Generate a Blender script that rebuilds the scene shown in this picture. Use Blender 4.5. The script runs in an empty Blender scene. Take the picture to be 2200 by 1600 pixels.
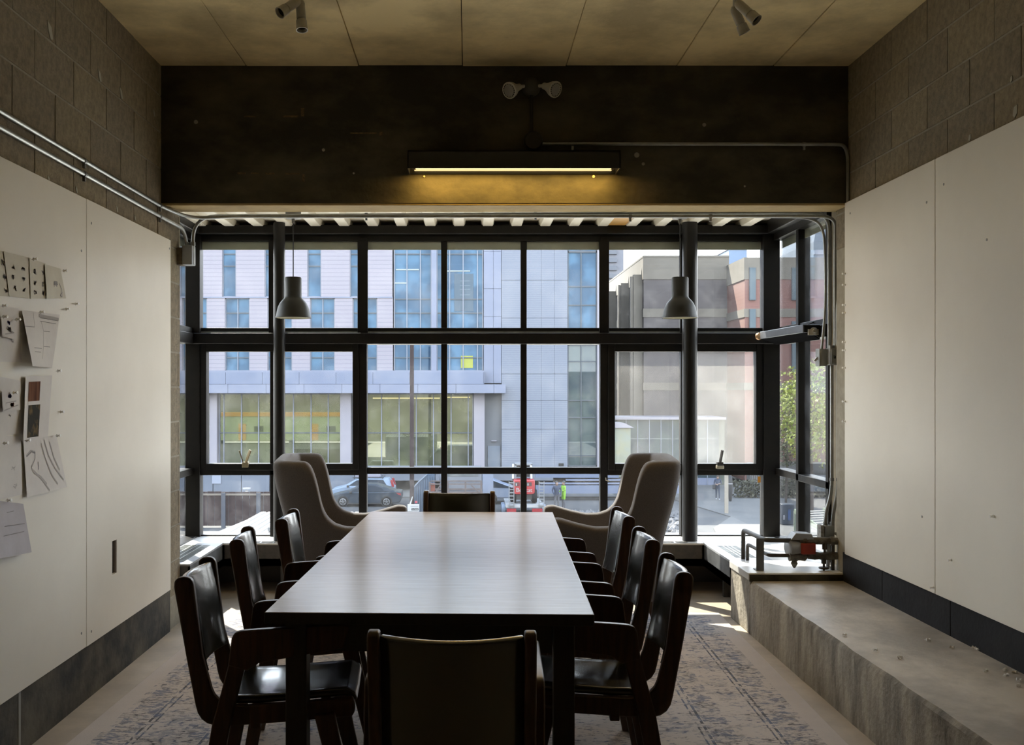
import bpy, bmesh, math, random
from mathutils import Vector, Matrix
random.seed(7)
PI = math.pi
SC = bpy.context.scene
COL = SC.collection

# ------------------------------------------------------------------ camera, light, exposure
F = 2220.0                      # focal length in pixels of a 2200 px wide frame
CX, CY, H = 1005.0, 832.0, 1.40 # vanishing point and eye height
cam = bpy.data.cameras.new('camera')
camo = bpy.data.objects.new('camera', cam)
COL.objects.link(camo)
camo.location = (0, 0, H)
camo.rotation_euler = (PI / 2, 0, 0)
cam.sensor_fit = 'HORIZONTAL'
cam.sensor_width = 36
cam.lens = 36 * F / 2200
cam.shift_x = (1100 - CX) / 2200
cam.shift_y = (CY - 800) / 2200
cam.clip_start = 0.05
cam.clip_end = 600
SC.camera = camo

SKY = 9.5
SUN = 30.0
world = bpy.data.worlds.new('sky')
SC.world = world
world.use_nodes = True
bgn = world.node_tree.nodes['Background']
# hazy bright sky, deeper blue towards the zenith, the same all round
wt = world.node_tree
wc = wt.nodes.new('ShaderNodeTexCoord')
ws = wt.nodes.new('ShaderNodeSeparateXYZ')
wr = wt.nodes.new('ShaderNodeValToRGB')
wr.color_ramp.elements[0].position = 0.0
wr.color_ramp.elements[0].color = (1.0, 1.0, 1.0, 1)
wr.color_ramp.elements[1].position = 1.0
wr.color_ramp.elements[1].color = (0.33, 0.44, 0.64, 1)
wm_ = wr.color_ramp.elements.new(0.5)
wm_.color = (0.70, 0.79, 0.93, 1)
wt.links.new(wc.outputs['Generated'], ws.inputs[0])
wt.links.new(ws.outputs[2], wr.inputs[0])
wt.links.new(wr.outputs[0], bgn.inputs[0])
bgn.inputs[1].default_value = SKY
sun = bpy.data.lights.new('sun', 'SUN')
sun.energy = SUN
sun.angle = 0.009
sun.color = (1.0, 0.93, 0.80)
suno = bpy.data.objects.new('sun', sun)
COL.objects.link(suno)
suno.rotation_euler = Vector((0.68, -1.0, -1.5)).to_track_quat('-Z', 'Y').to_euler()
suno.location = (-30, 60, 60)
SC.view_settings.view_transform = 'Standard'
SC.view_settings.look = 'None'
SC.view_settings.exposure = 0.0
SC.view_settings.gamma = 1.0
SC.view_settings.use_curve_mapping = False
SC.cycles.max_bounces = 10
SC.cycles.diffuse_bounces = 6
SC.cycles.glossy_bounces = 4
SC.cycles.transparent_max_bounces = 24
SC.cycles.caustics_reflective = False
SC.cycles.caustics_refractive = False
SC.cycles.sample_clamp_indirect = 8.0


def W(px, py, y):
    """world point seen at pixel (px, py) of the photograph at depth y"""
    return Vector(((px - CX) * y / F, y, H - (py - CY) * y / F))


# ------------------------------------------------------------------ materials
MATS = {}


def mat(name, c, rough=0.6, c2=None, nscale=6.0, stretch=(1, 1, 1), detail=6, lo=0.35, hi=0.65,
        bump=0.0, bscale=None, metal=0.0, spec=0.5, coat=0.0, emit=None, estr=0.0, ior=None, sheen=0.0):
    if name in MATS:
        return MATS[name]
    m = bpy.data.materials.new(name)
    m.use_nodes = True
    nt = m.node_tree
    b = nt.nodes['Principled BSDF']
    b.inputs['Base Color'].default_value = (*c, 1)
    b.inputs['Roughness'].default_value = rough
    b.inputs['Metallic'].default_value = metal
    b.inputs['Specular IOR Level'].default_value = spec
    b.inputs['Coat Weight'].default_value = coat
    b.inputs['Coat Roughness'].default_value = 0.12
    if sheen:
        b.inputs['Sheen Weight'].default_value = sheen
    if ior:
        b.inputs['IOR'].default_value = ior
    if emit:
        b.inputs['Emission Color'].default_value = (*emit, 1)
        b.inputs['Emission Strength'].default_value = estr
    if c2 or bump:
        tc = nt.nodes.new('ShaderNodeTexCoord')
        mp = nt.nodes.new('ShaderNodeMapping')
        mp.inputs['Scale'].default_value = stretch
        nt.links.new(tc.outputs['Object'], mp.inputs[0])
        nz = nt.nodes.new('ShaderNodeTexNoise')
        nz.inputs['Scale'].default_value = nscale
        nz.inputs['Detail'].default_value = detail
        nz.inputs['Roughness'].default_value = 0.62
        nt.links.new(mp.outputs[0], nz.inputs['Vector'])
        if c2:
            rp = nt.nodes.new('ShaderNodeValToRGB')
            rp.color_ramp.elements[0].position = lo
            rp.color_ramp.elements[1].position = hi
            rp.color_ramp.elements[0].color = (*c2, 1)
            rp.color_ramp.elements[1].color = (*c, 1)
            nt.links.new(nz.outputs['Fac'], rp.inputs[0])
            nt.links.new(rp.outputs[0], b.inputs['Base Color'])
        if bump:
            nb = nz
            if bscale:
                nb = nt.nodes.new('ShaderNodeTexNoise')
                nb.inputs['Scale'].default_value = bscale
                nb.inputs['Detail'].default_value = 4
                nt.links.new(tc.outputs['Object'], nb.inputs['Vector'])
            bp = nt.nodes.new('ShaderNodeBump')
            bp.inputs['Strength'].default_value = bump
            bp.inputs['Distance'].default_value = 0.01
            nt.links.new(nb.outputs['Fac'], bp.inputs['Height'])
            nt.links.new(bp.outputs[0], b.inputs['Normal'])
    MATS[name] = m
    return m


def glass_mat(name, tint=(0.97, 0.985, 0.98), haze=0.03, hazecol=(0.8, 0.82, 0.84), spots=0.12):
    """thin window glass: clear, weakly mirroring, with dust that catches the light"""
    m = bpy.data.materials.new(name)
    m.use_nodes = True
    nt = m.node_tree
    nt.nodes.clear()
    out = nt.nodes.new('ShaderNodeOutputMaterial')
    tr = nt.nodes.new('ShaderNodeBsdfTransparent')
    tr.inputs[0].default_value = (*tint, 1)
    gl = nt.nodes.new('ShaderNodeBsdfGlossy')
    gl.inputs['Roughness'].default_value = 0.02
    fr = nt.nodes.new('ShaderNodeFresnel')
    fr.inputs[0].default_value = 1.45
    half = nt.nodes.new('ShaderNodeMath')
    half.operation = 'MULTIPLY'
    half.inputs[1].default_value = 0.6
    nt.links.new(fr.outputs[0], half.inputs[0])
    mx = nt.nodes.new('ShaderNodeMixShader')
    nt.links.new(half.outputs[0], mx.inputs[0])
    nt.links.new(tr.outputs[0], mx.inputs[1])
    nt.links.new(gl.outputs[0], mx.inputs[2])
    tl = nt.nodes.new('ShaderNodeBsdfTranslucent')
    tl.inputs[0].default_value = (*hazecol, 1)
    df = nt.nodes.new('ShaderNodeBsdfDiffuse')
    df.inputs[0].default_value = (*hazecol, 1)
    mt = nt.nodes.new('ShaderNodeMixShader')
    mt.inputs[0].default_value = 0.4
    nt.links.new(tl.outputs[0], mt.inputs[1])
    nt.links.new(df.outputs[0], mt.inputs[2])
    tc = nt.nodes.new('ShaderNodeTexCoord')
    nz = nt.nodes.new('ShaderNodeTexNoise')
    nz.inputs['Scale'].default_value = 5
    nz.inputs['Detail'].default_value = 8
    nz.inputs['Roughness'].default_value = 0.7
    nt.links.new(tc.outputs['Object'], nz.inputs['Vector'])
    mr = nt.nodes.new('ShaderNodeMapRange')
    mr.inputs[1].default_value = 0.45
    mr.inputs[2].default_value = 0.8
    mr.inputs[3].default_value = haze
    mr.inputs[4].default_value = haze + spots
    nt.links.new(nz.outputs['Fac'], mr.inputs[0])
    m2 = nt.nodes.new('ShaderNodeMixShader')
    nt.links.new(mr.outputs[0], m2.inputs[0])
    nt.links.new(mx.outputs[0], m2.inputs[1])
    nt.links.new(mt.outputs[0], m2.inputs[2])
    nt.links.new(m2.outputs[0], out.inputs[0])
    return m


def mirror_glass(name, tint, base, fac, c2=None):
    """facade glazing: a partial mirror over a painted base colour"""
    m = bpy.data.materials.new(name)
    m.use_nodes = True
    nt = m.node_tree
    nt.nodes.clear()
    out = nt.nodes.new('ShaderNodeOutputMaterial')
    d = nt.nodes.new('ShaderNodeBsdfDiffuse')
    d.inputs[0].default_value = (*base, 1)
    if c2:
        tc = nt.nodes.new('ShaderNodeTexCoord')
        nz = nt.nodes.new('ShaderNodeTexNoise')
        nz.inputs['Scale'].default_value = 0.55
        nz.inputs['Detail'].default_value = 3
        nt.links.new(tc.outputs['Object'], nz.inputs['Vector'])
        rp = nt.nodes.new('ShaderNodeValToRGB')
        rp.color_ramp.elements[0].position = 0.42
        rp.color_ramp.elements[1].position = 0.58
        rp.color_ramp.elements[0].color = (*c2, 1)
        rp.color_ramp.elements[1].color = (*base, 1)
        nt.links.new(nz.outputs['Fac'], rp.inputs[0])
        nt.links.new(rp.outputs[0], d.inputs[0])
    g = nt.nodes.new('ShaderNodeBsdfGlossy')
    g.inputs[0].default_value = (*tint, 1)
    g.inputs['Roughness'].default_value = 0.015
    mx = nt.nodes.new('ShaderNodeMixShader')
    mx.inputs[0].default_value = fac
    nt.links.new(d.outputs[0], mx.inputs[1])
    nt.links.new(g.outputs[0], mx.inputs[2])
    nt.links.new(mx.outputs[0], out.inputs[0])
    return m


# ------------------------------------------------------------------ mesh helpers
class MB:
    def __init__(s):
        s.v, s.f = [], []

    def box(s, x0, x1, y0, y1, z0, z1):
        b = len(s.v)
        s.v += [(x, y, z) for z in (z0, z1) for y in (y0, y1) for x in (x0, x1)]
        s.f += [tuple(b + i for i in q) for q in
                ((0, 2, 3, 1), (4, 5, 7, 6), (0, 1, 5, 4), (2, 6, 7, 3), (0, 4, 6, 2), (1, 3, 7, 5))]
        return s

    def bar(s, p, q, w, h, up=(0, 0, 1)):
        """a rectangular bar from p to q, w wide and h high"""
        p, q = Vector(p), Vector(q)
        d = (q - p).normalized()
        u = Vector(up)
        if abs(d.dot(u)) > 0.98:
            u = Vector((0, 1, 0))
        a = d.cross(u).normalized() * (w / 2)
        c = a.cross(d).normalized() * (h / 2)
        b = len(s.v)
        for e in (p, q):
            s.v += [tuple(e - a - c), tuple(e + a - c), tuple(e + a + c), tuple(e - a + c)]
        s.f += [tuple(b + i for i in t) for t in
                ((0, 1, 2, 3), (4, 7, 6, 5), (0, 4, 5, 1), (1, 5, 6, 2), (2, 6, 7, 3), (3, 7, 4, 0))]
        return s

    def tube(s, pts, r, n=10, cap=True):
        pts = [Vector(p) for p in pts]
        rs = r if isinstance(r, (list, tuple)) else [r] * len(pts)
        b = len(s.v)
        prev = None
        for i, p in enumerate(pts):
            d = (pts[min(i + 1, len(pts) - 1)] - pts[max(i - 1, 0)]).normalized()
            if prev is None:
                a = d.orthogonal().normalized()
            else:
                a = (prev - d * prev.dot(d)).normalized()
            prev = a
            c = d.cross(a)
            for k in range(n):
                t = 2 * PI * k / n
                s.v.append(tuple(p + (a * math.cos(t) + c * math.sin(t)) * rs[i]))
        for i in range(len(pts) - 1):
            for k in range(n):
                k2 = (k + 1) % n
                s.f.append((b + i * n + k, b + i * n + k2, b + (i + 1) * n + k2, b + (i + 1) * n + k))
        if cap:
            s.f.append(tuple(b + k for k in range(n)))
            e = b + (len(pts) - 1) * n
            s.f.append(tuple(e + k for k in reversed(range(n))))
        return s

    def lathe(s, prof, o=(0, 0, 0), axis=(0, 0, 1), n=24, close=False):
        """prof: (radius, height along the axis)"""
        o = Vector(o)
        d = Vector(axis).normalized()
        a = d.orthogonal().normalized()
        c = d.cross(a)
        b = len(s.v)
        for r, h in prof:
            for k in range(n):
                t = 2 * PI * k / n
                s.v.append(tuple(o + d * h + (a * math.cos(t) + c * math.sin(t)) * r))
        m = len(prof)
        for i in range(m if close else m - 1):
            j = (i + 1) % m
            for k in range(n):
                k2 = (k + 1) % n
                s.f.append((b + i * n + k, b + i * n + k2, b + j * n + k2, b + j * n + k))
        if not close:
            s.f.append(tuple(b + k for k in range(n)))
            s.f.append(tuple(b + (m - 1) * n + k for k in reversed(range(n))))
        return s

    def prism(s, poly, t0, t1, fn):
        """polygon of (a, b) extruded from t0 to t1; fn(a, b, t) gives the point"""
        b = len(s.v)
        n = len(poly)
        s.v += [tuple(fn(p[0], p[1], t0)) for p in poly] + [tuple(fn(p[0], p[1], t1)) for p in poly]
        s.f.append(tuple(b + i for i in range(n)))
        s.f.append(tuple(b + n + i for i in reversed(range(n))))
        for i in range(n):
            j = (i + 1) % n
            s.f.append((b + i, b + n + i, b + n + j, b + j))
        return s

    def quad(s, *p):
        b = len(s.v)
        s.v += [tuple(q) for q in p]
        s.f.append(tuple(range(b, b + len(p))))
        return s

    def mesh(s, name, m, smooth=False, fix=True):
        me = bpy.data.meshes.new(name)
        me.from_pydata(s.v, [], s.f)
        if fix:
            bm = bmesh.new()
            bm.from_mesh(me)
            bmesh.ops.recalc_face_normals(bm, faces=bm.faces)
            bm.to_mesh(me)
            bm.free()
        if m:
            me.materials.append(m)
        if smooth:
            me.polygons.foreach_set('use_smooth', [True] * len(me.polygons))
            try:
                me.set_sharp_from_angle(angle=math.radians(38))
            except Exception:
                pass
        return me

    def build(s, name, m, parent=None, smooth=False, bevel=0.0, segs=2, fix=True):
        o = bpy.data.objects.new(name, s.mesh(name, m, smooth or bevel > 0, fix))
        COL.objects.link(o)
        if parent:
            o.parent = parent
        if bevel:
            bv = o.modifiers.new('bevel', 'BEVEL')
            bv.width = bevel
            bv.segments = segs
            bv.limit_method = 'ANGLE'
        return o


def box(*a):
    return MB().box(*a)


def tag(o, label, cat=None, group=None):
    o['label'] = label
    if cat:
        o['category'] = cat
    if group:
        o['group'] = group
    return o


def thing(name, label, cat, loc=(0, 0, 0), rz=0.0, group=None):
    o = bpy.data.objects.new(name, None)
    o.empty_display_size = 0.1
    COL.objects.link(o)
    o.location = loc
    o.rotation_euler = (0, 0, rz)
    return tag(o, label, cat, group)


def struct(name, mb, m, label, parent=None, **k):
    o = mb.build(name, m, parent, **k) if mb else bpy.data.objects.new(name, None)
    if not mb:
        COL.objects.link(o)
    if not parent:
        o['kind'] = 'structure'
        o['label'] = label
    return o


def dup(root, loc, rz, label, group=None):
    """copy of a thing with copies of its parts and sub-parts"""
    r = root.copy()
    COL.objects.link(r)
    r.location = loc
    r.rotation_euler = (0, 0, rz)
    r['label'] = label
    if group:
        r['group'] = group
    for ch in list(root.children):
        c = ch.copy()
        COL.objects.link(c)
        c.parent = r
        for g in list(ch.children):
            d = g.copy()
            COL.objects.link(d)
            d.parent = c
    return r


def clone(src, name, loc, parent, rz=None):
    """another object with the same mesh data"""
    o = bpy.data.objects.new(name, src.data)
    COL.objects.link(o)
    o.location = loc
    o.parent = parent
    if rz is not None:
        o.rotation_euler = rz
    return o


def arc(p, q, c, n=6):
    """quadratic bend from p to q with corner c"""
    p, q, c = Vector(p), Vector(q), Vector(c)
    return [tuple((1 - t) ** 2 * p + 2 * t * (1 - t) * c + t * t * q) for t in [i / n for i in range(n + 1)]]


def rounded(pts, r, n=5):
    """polyline with its corners rounded"""
    pts = [Vector(p) for p in pts]
    out = [pts[0]]
    for i in range(1, len(pts) - 1):
        a = (pts[i - 1] - pts[i])
        b = (pts[i + 1] - pts[i])
        ra = min(r, a.length * 0.49)
        rb = min(r, b.length * 0.49)
        out += [Vector(x) for x in arc(pts[i] + a.normalized() * ra, pts[i] + b.normalized() * rb, pts[i], n)]
    out.append(pts[-1])
    return out


# ------------------------------------------------------------------ shared materials
M_concrete = mat('beam_concrete', (0.090, 0.078, 0.052), 0.8, (0.027, 0.024, 0.018), 2.2, (1, 1, 1.8), 10, 0.40, 0.66, 0.25, 40)
M_soffit = mat('soffit_concrete', (0.50, 0.375, 0.165), 0.8, (0.36, 0.26, 0.12), 3, bump=0.2, bscale=30)  # bright tan holds the light that falls on the beam's underside
M_ceil = mat('ceiling_concrete', (0.80, 0.65, 0.35), 0.75, (0.46, 0.37, 0.20), 1.9, (1, 1, 1), 12, 0.36, 0.60, 0.2, 30)
M_mortar = mat('mortar', (0.36, 0.33, 0.265), 0.9, (0.28, 0.255, 0.2), 20)
M_block = [mat('block_grey_%d' % i, c, 0.9, tuple(x * 0.62 for x in c), 34, detail=8, bump=0.5, bscale=110)
           for i, c in enumerate(((0.31, 0.258, 0.175), (0.285, 0.24, 0.168), (0.33, 0.275, 0.182), (0.295, 0.245, 0.17)))]
M_board = mat('white_board', (0.85, 0.825, 0.75), 0.5, (0.79, 0.765, 0.695), 1.2, bump=0.02, bscale=60)
M_curb = mat('curb_concrete', (0.115, 0.10, 0.072), 0.85, (0.02, 0.019, 0.016), 3.2, (1, 1, 1.2), 10, 0.40, 0.64, 0.3, 40)
M_floor = mat('floor_concrete', (0.60, 0.505, 0.395), 0.5, (0.43, 0.36, 0.275), 3, detail=9, bump=0.06, bscale=30)
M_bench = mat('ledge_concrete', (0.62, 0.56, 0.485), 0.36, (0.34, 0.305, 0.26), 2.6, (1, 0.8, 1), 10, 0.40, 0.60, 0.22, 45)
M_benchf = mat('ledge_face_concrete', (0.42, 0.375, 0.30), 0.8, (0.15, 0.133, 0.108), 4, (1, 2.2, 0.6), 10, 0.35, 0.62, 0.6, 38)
M_base = mat('dark_base', (0.024, 0.024, 0.027), 0.6, (0.012, 0.012, 0.014), 5, bump=0.15, bscale=40, spec=0.12)
M_frame = mat('black_frame', (0.010, 0.009, 0.009), 0.42, (0.016, 0.014, 0.012), 9, bump=0.08, bscale=30, spec=0.22)
M_deck = mat('white_deck', (0.84, 0.785, 0.66), 0.55, (0.76, 0.70, 0.57), 4)
M_orange = mat('orange_board', (0.62, 0.34, 0.07), 0.6, (0.5, 0.26, 0.05), 20, (1, 6, 1))
M_galv = mat('galvanised', (0.42, 0.43, 0.41), 0.38, (0.33, 0.34, 0.33), 18, metal=0.85)
M_galvd = mat('galvanised_dull', (0.33, 0.34, 0.33), 0.5, (0.24, 0.25, 0.25), 14, metal=0.6)
M_black = mat('black_paint', (0.012, 0.012, 0.012), 0.5, (0.02, 0.019, 0.018), 10)
M_iron = mat('black_iron', (0.035, 0.032, 0.03), 0.55, (0.07, 0.06, 0.05), 14, bump=0.2, bscale=60)
M_scale = mat('corroded_iron', (0.2, 0.19, 0.16), 0.85, (0.06, 0.05, 0.04), 22, bump=0.5, bscale=50)
M_sill = mat('sill_paint', (0.74, 0.73, 0.70), 0.35, (0.6, 0.59, 0.57), 4, bump=0.05, bscale=20)
M_rad = mat('radiator_steel', (0.16, 0.165, 0.17), 0.42, (0.08, 0.082, 0.085), 6, metal=0.3)
M_dark = mat('dark_void', (0.01, 0.01, 0.01), 0.9)
M_white = mat('white_plastic', (0.62, 0.62, 0.58), 0.4)
M_walnut = mat('dark_walnut', (0.075, 0.035, 0.02), 0.38, (0.035, 0.017, 0.011), 7, (9, 9, 0.8), 6)
M_leather = mat('black_leather', (0.016, 0.018, 0.019), 0.26, (0.024, 0.026, 0.026), 14, bump=0.012, bscale=90, spec=1.0, coat=0.6)
M_tabletop = mat('table_top', (0.60, 0.49, 0.38), 0.21, (0.49, 0.395, 0.30), 4, (1.2, 9, 1), 7, 0.3, 0.7, spec=0.85)  # pale colour stands in for window sheen on dark brown wood
M_tabledark = mat('table_dark', (0.03, 0.022, 0.017), 0.5, (0.018, 0.013, 0.01), 8, (8, 1, 1))
M_wool = mat('grey_wool', (0.145, 0.128, 0.122), 0.95, (0.105, 0.092, 0.09), 220, bump=0.35, bscale=420, sheen=0.35)
M_lamp = mat('lamp_grey', (0.05, 0.05, 0.043), 0.5, (0.04, 0.04, 0.035), 5, spec=0.3)
M_lampin = mat('lamp_inside', (0.72, 0.70, 0.6), 0.5)
M_paper = mat('paper', (0.78, 0.76, 0.74), 0.7, (0.70, 0.68, 0.67), 6)
M_tracing = mat('tracing_paper', (0.68, 0.655, 0.54), 0.6, (0.60, 0.575, 0.47), 7)
M_lilac = mat('lilac_paper', (0.53, 0.51, 0.56), 0.7, (0.45, 0.43, 0.47), 5)
M_pencil = mat('pencil', (0.27, 0.265, 0.27), 0.9)
M_pencil2 = mat('soft_pencil', (0.47, 0.46, 0.46), 0.9)
M_pin = mat('clear_pin', (0.95, 0.96, 0.96), 0.25)
G_clear = glass_mat('window_glass', haze=0.006, spots=0.03)
G_low = glass_mat('dusty_glass', haze=0.006, spots=0.035)
G_veil = glass_mat('veiled_glass', haze=0.085, spots=0.05, hazecol=(0.86, 0.84, 0.80))
G_hazy = glass_mat('hazy_glass', haze=0.035, spots=0.035, hazecol=(0.86, 0.84, 0.80))

# ================================================================== THE ROOM
XL, XR, CEIL, BACK = -1.72, 2.14, 3.20, -3.2
DZ = 2.576                                # deck sheet over the bay
BY0, BY1, BZ = 5.78, 5.99, 2.418          # concrete beam
LEND, REND = 6.16, 5.97                   # where the side walls stop
GX0, GX1, GY = -1.99, 2.21, 7.40          # bay glazing planes

struct('floor', box(-2.1, 2.4, BACK - 0.2, 7.5, -0.25, 0.0), M_floor, 'worn tan concrete floor around the rug')
ceil = struct('ceiling', box(XL - 0.2, XR + 0.2, BACK - 0.2, BY0 + 0.1, CEIL + 0.02, CEIL + 0.25), M_dark, 'board marked concrete ceiling with formwork seams')
seams = [XL - 0.06, -1.24, -0.61, -0.03, 0.55, 1.17, 1.71, XR + 0.06]
for i in range(len(seams) - 1):
    z = CEIL + random.uniform(-0.004, 0.004)
    for ya, yb in ((BACK - 0.1, 1.4), (1.404, BY0 + 0.02)):
        box(seams[i] + 0.0016, seams[i + 1] - 0.0016, ya, yb, z, z + 0.05).build('panel', M_ceil, ceil, bevel=0.0025, segs=1)
struct('wall_back', box(XL - 0.2, XR + 0.2, BACK - 0.2, BACK, 0, CEIL), mat('back_wall', (0.10, 0.09, 0.075), 0.9, (0.07, 0.065, 0.055), 8), 'plain block wall behind the viewer')
beam = struct('trim_1', box(XL - 0.2, XR + 0.2, BY0, BY1, BZ + 0.012, CEIL + 0.1), M_concrete, 'dark stained concrete beam over the bay window')
box(XL - 0.02, XR + 0.02, BY0 + 0.004, BY1 + 0.01, BZ, BZ + 0.016).build('soffit_edge', M_soffit, beam, bevel=0.004)
# pale chips and form holes on the beam face
for px, py, r in ((421, 262, .012), (695, 322, .009), (1368, 333, .015), (1513, 268, .011), (1382, 352, .009), (760, 372, .006), (1600, 400, .006)):
    p = W(px, py, BY0)
    MB().lathe([(r * 0.3, 0.003), (r, 0.0015), (r, -0.002)], (p.x, BY0, p.z), (0, -1, 0), 9).build('patch', mat('chip', (0.3, 0.28, 0.23), 0.9), beam)


for px, py, wpx, hpx in ((537, 250, 26, 3), (624, 250, 34, 4), (650, 241, 7, 18), (519, 372, 18, 4), (547, 372, 16, 3), (580, 373, 20, 4), (628, 373, 30, 4), (652, 382, 5, 16), (781, 286, 56, 3), (819, 287, 8, 8)):
    p = W(px, py, BY0)
    k = BY0 / F / 2
    box(p.x - wpx * k, p.x + wpx * k, BY0 - .0012, BY0 + .001, p.z - hpx * k, p.z + hpx * k).build('paint_mark', mat('dull_mark', (.20, .13, .065), .9, (.06, .045, .03), 60), beam)


def block_wall(name, side, xface, yend, joints, yoff, label, zmin, extra):
    """concrete block wall: mortar backing with every block in view as a part"""
    s = 1 if side == 'right' else -1
    mo = xface - 0.0095 if s > 0 else xface + 0.0012
    o = struct(name, box(min(mo, xface + s * 0.2), max(mo, xface + s * 0.2), BACK, yend, 0, CEIL + 0.1), M_mortar, label)
    protos = {}
    k = -12
    while True:
        z0 = joints + 0.203 * k
        z1 = z0 + 0.203
        k += 1
        if z0 > CEIL:
            break
        if z1 < 0.05:
            continue
        full = z0 > zmin - 0.2
        za, zb = max(z0 + 0.005, 0.02), min(z1 - 0.005, CEIL + 0.02)
        if zb - za < 0.02:
            continue
        off = yoff + (0.203 if k % 2 else 0.0)
        y = off - 0.406 * 14
        while y < yend:
            ya, yb = y + 0.005, min(y + 0.401, yend)
            y += 0.406
            if yb - ya < 0.03 or yb < 3.3 or (not full and yb < extra):
                continue
            key = (round(yb - ya, 3), round(zb - za, 3))
            if key not in protos:
                protos[key] = box(-0.004, 0.012, 0, yb - ya, 0, zb - za).mesh('block', None)
            me = protos[key]
            b = bpy.data.objects.new('block', me.copy() if False else me)
            if not me.materials:
                me.materials.append(M_block[0])
            COL.objects.link(b)
            b.parent = o
            b.location = (xface - 0.004 if s < 0 else xface - 0.004, ya, za)
            b.location.x = xface - 0.008 + random.uniform(-0.001, 0.001)
            b.material_slots[0].link = 'OBJECT'
            b.material_slots[0].material = random.choice(M_block)
    return o


wl = block_wall('wall_left', 'left', XL, LEND, 2.62, 3.89, 'grey concrete block wall behind the pinned papers', 2.15, 5.88)
wr = block_wall('wall_right', 'right', XR, REND, 2.593, 5.19 + 0.203, 'grey concrete block wall above the long white board', 2.35, 9.0)
# paint flakes stuck on the left wall
for px, py, sc in ((105, 66, 1.3), (212, 163, 1.0), (258, 200, 1.0), (329, 243, .7), (102, 385, .5), (162, 408, .5), (249, 449, .6), (288, 468, .5)):
    y = 1.72 * F / (CX - px)
    p = W(px, py, y)
    w, h = 0.022 * sc, 0.026 * sc
    MB().prism([(-w, h), (w * .4, h * .5), (w, -h * .8), (w * .2, -h), (-w * .6, -h * .1)], 0, 0.0025, lambda a, b, t: (XL + 0.004 + t, p.y + a, p.z + b)).build('paint_flake', mat('flake', (0.42, 0.4, 0.34), 0.8), wl)
for px, py, sc in ((2188, 240, .8), (2090, 296, .5), (2180, 170, .4)):
    y = 2.14 * F / (px - CX)
    p = W(px, py, y)
    w, h = 0.02 * sc, 0.03 * sc
    MB().prism([(-w, h), (w * .4, h * .8), (w, -h * .4), (w * .2, -h), (-w, -h * .4)], 0, 0.004, lambda a, b, t: (XR - 0.0145 + t, p.y + a, p.z + b)).build('paint_flake', MATS['flake'], wr)

# boards screwed to the walls
def board(name, label, x, y0, y1, z0, z1, hole=None):
    t = 0.018
    xa, xb = (x - t, x) if x > 0 else (x, x + t)
    mb = MB()
    if hole:
        a, b, c, d = hole
        mb.box(xa, xb, y0, a, z0, z1).box(xa, xb, b, y1, z0, z1).box(xa, xb, a, b, z0, c).box(xa, xb, a, b, d, z1)
        o = mb.build(name, M_board)
    else:
        o = mb.box(xa, xb, y0, y1, z0, z1).build(name, M_board, bevel=0.002, segs=1)
    return tag(o, label, 'board', 'white wall boards')


bxl, bxr = XL + 0.004, XR - 0.012
FL = -(bxl + 0.018)
b1 = board('wall_board', 'white pin-up board covered in pinned drawings', bxl, BACK + 0.4, 4.600, 0.245, 2.240)
b2 = board('wall_board', 'bare white board with an outlet slot beside the block pillar', bxl, 4.604, 5.905, 0.245, 2.240, hole=(4.935, 5.0, 0.505, 0.665))
b3 = board('wall_board', 'large bare white board over the concrete ledge', bxr, 4.668, 5.785, 0.467, 2.432)
b4 = board('wall_board', 'white board over the ledge with glinting pins low on it', bxr, BACK + 0.4, 4.664, 0.467, 2.432)
ob = box(bxl - 0.002, bxl + 0.004, 4.93, 5.005, 0.50, 0.67).build('outlet_box', M_dark, b2)
MB().box(bxl + 0.004, bxl + 0.0172, 4.988, 4.998, 0.507, 0.663).build('outlet_edge', mat('tan_edge', (0.3, 0.24, 0.2), 0.6), b2)
for o, x, yy, zz in ((b2, bxl + 0.018, (4.66, 5.88, 4.66), (2.14, 2.19, .30)), (b1, bxl + 0.018, (4.54, 4.54), (2.0, .32)), (b3, bxr - 0.018, (5.70, 4.75, 4.8), (2.36, 2.25, 0.8)), (b4, bxr - 0.018, (4.58, 4.2), (2.3, 2.0))):
    for y, z in zip(yy, zz):
        MB().lathe([(0.006, -0.001), (0.006, 0.0015), (0.002, 0.002)], (x, y, z), (1 if x < 0 else -1, 0, 0), 8).build('screw', M_galvd, o)
# concrete kerb under the left boards and the dark base over the ledge
struct('baseboard_left', box(XL - 0.01, XL + 0.012, BACK, 5.93, 0, 0.245), M_curb, 'stained dark concrete kerb under the left boards')
MB().box(XL + 0.011, XL + 0.0135, 3.925, 3.945, 0.02, 0.24).build('paint_drip', mat('drip', (0.3, 0.3, 0.28), 0.9), bpy.data.objects['baseboard_left'])
br = struct('baseboard_right', None, None, 'dark grey base strip between ledge and white board')
for ya, yb in ((BACK, 3.2), (3.204, 4.55), (4.554, 5.3), (5.304, 5.86)):
    box(XR - 0.014, XR + 0.004, ya, yb, 0.29, 0.467).build('board', M_base, br, bevel=0.002, segs=1)

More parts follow.
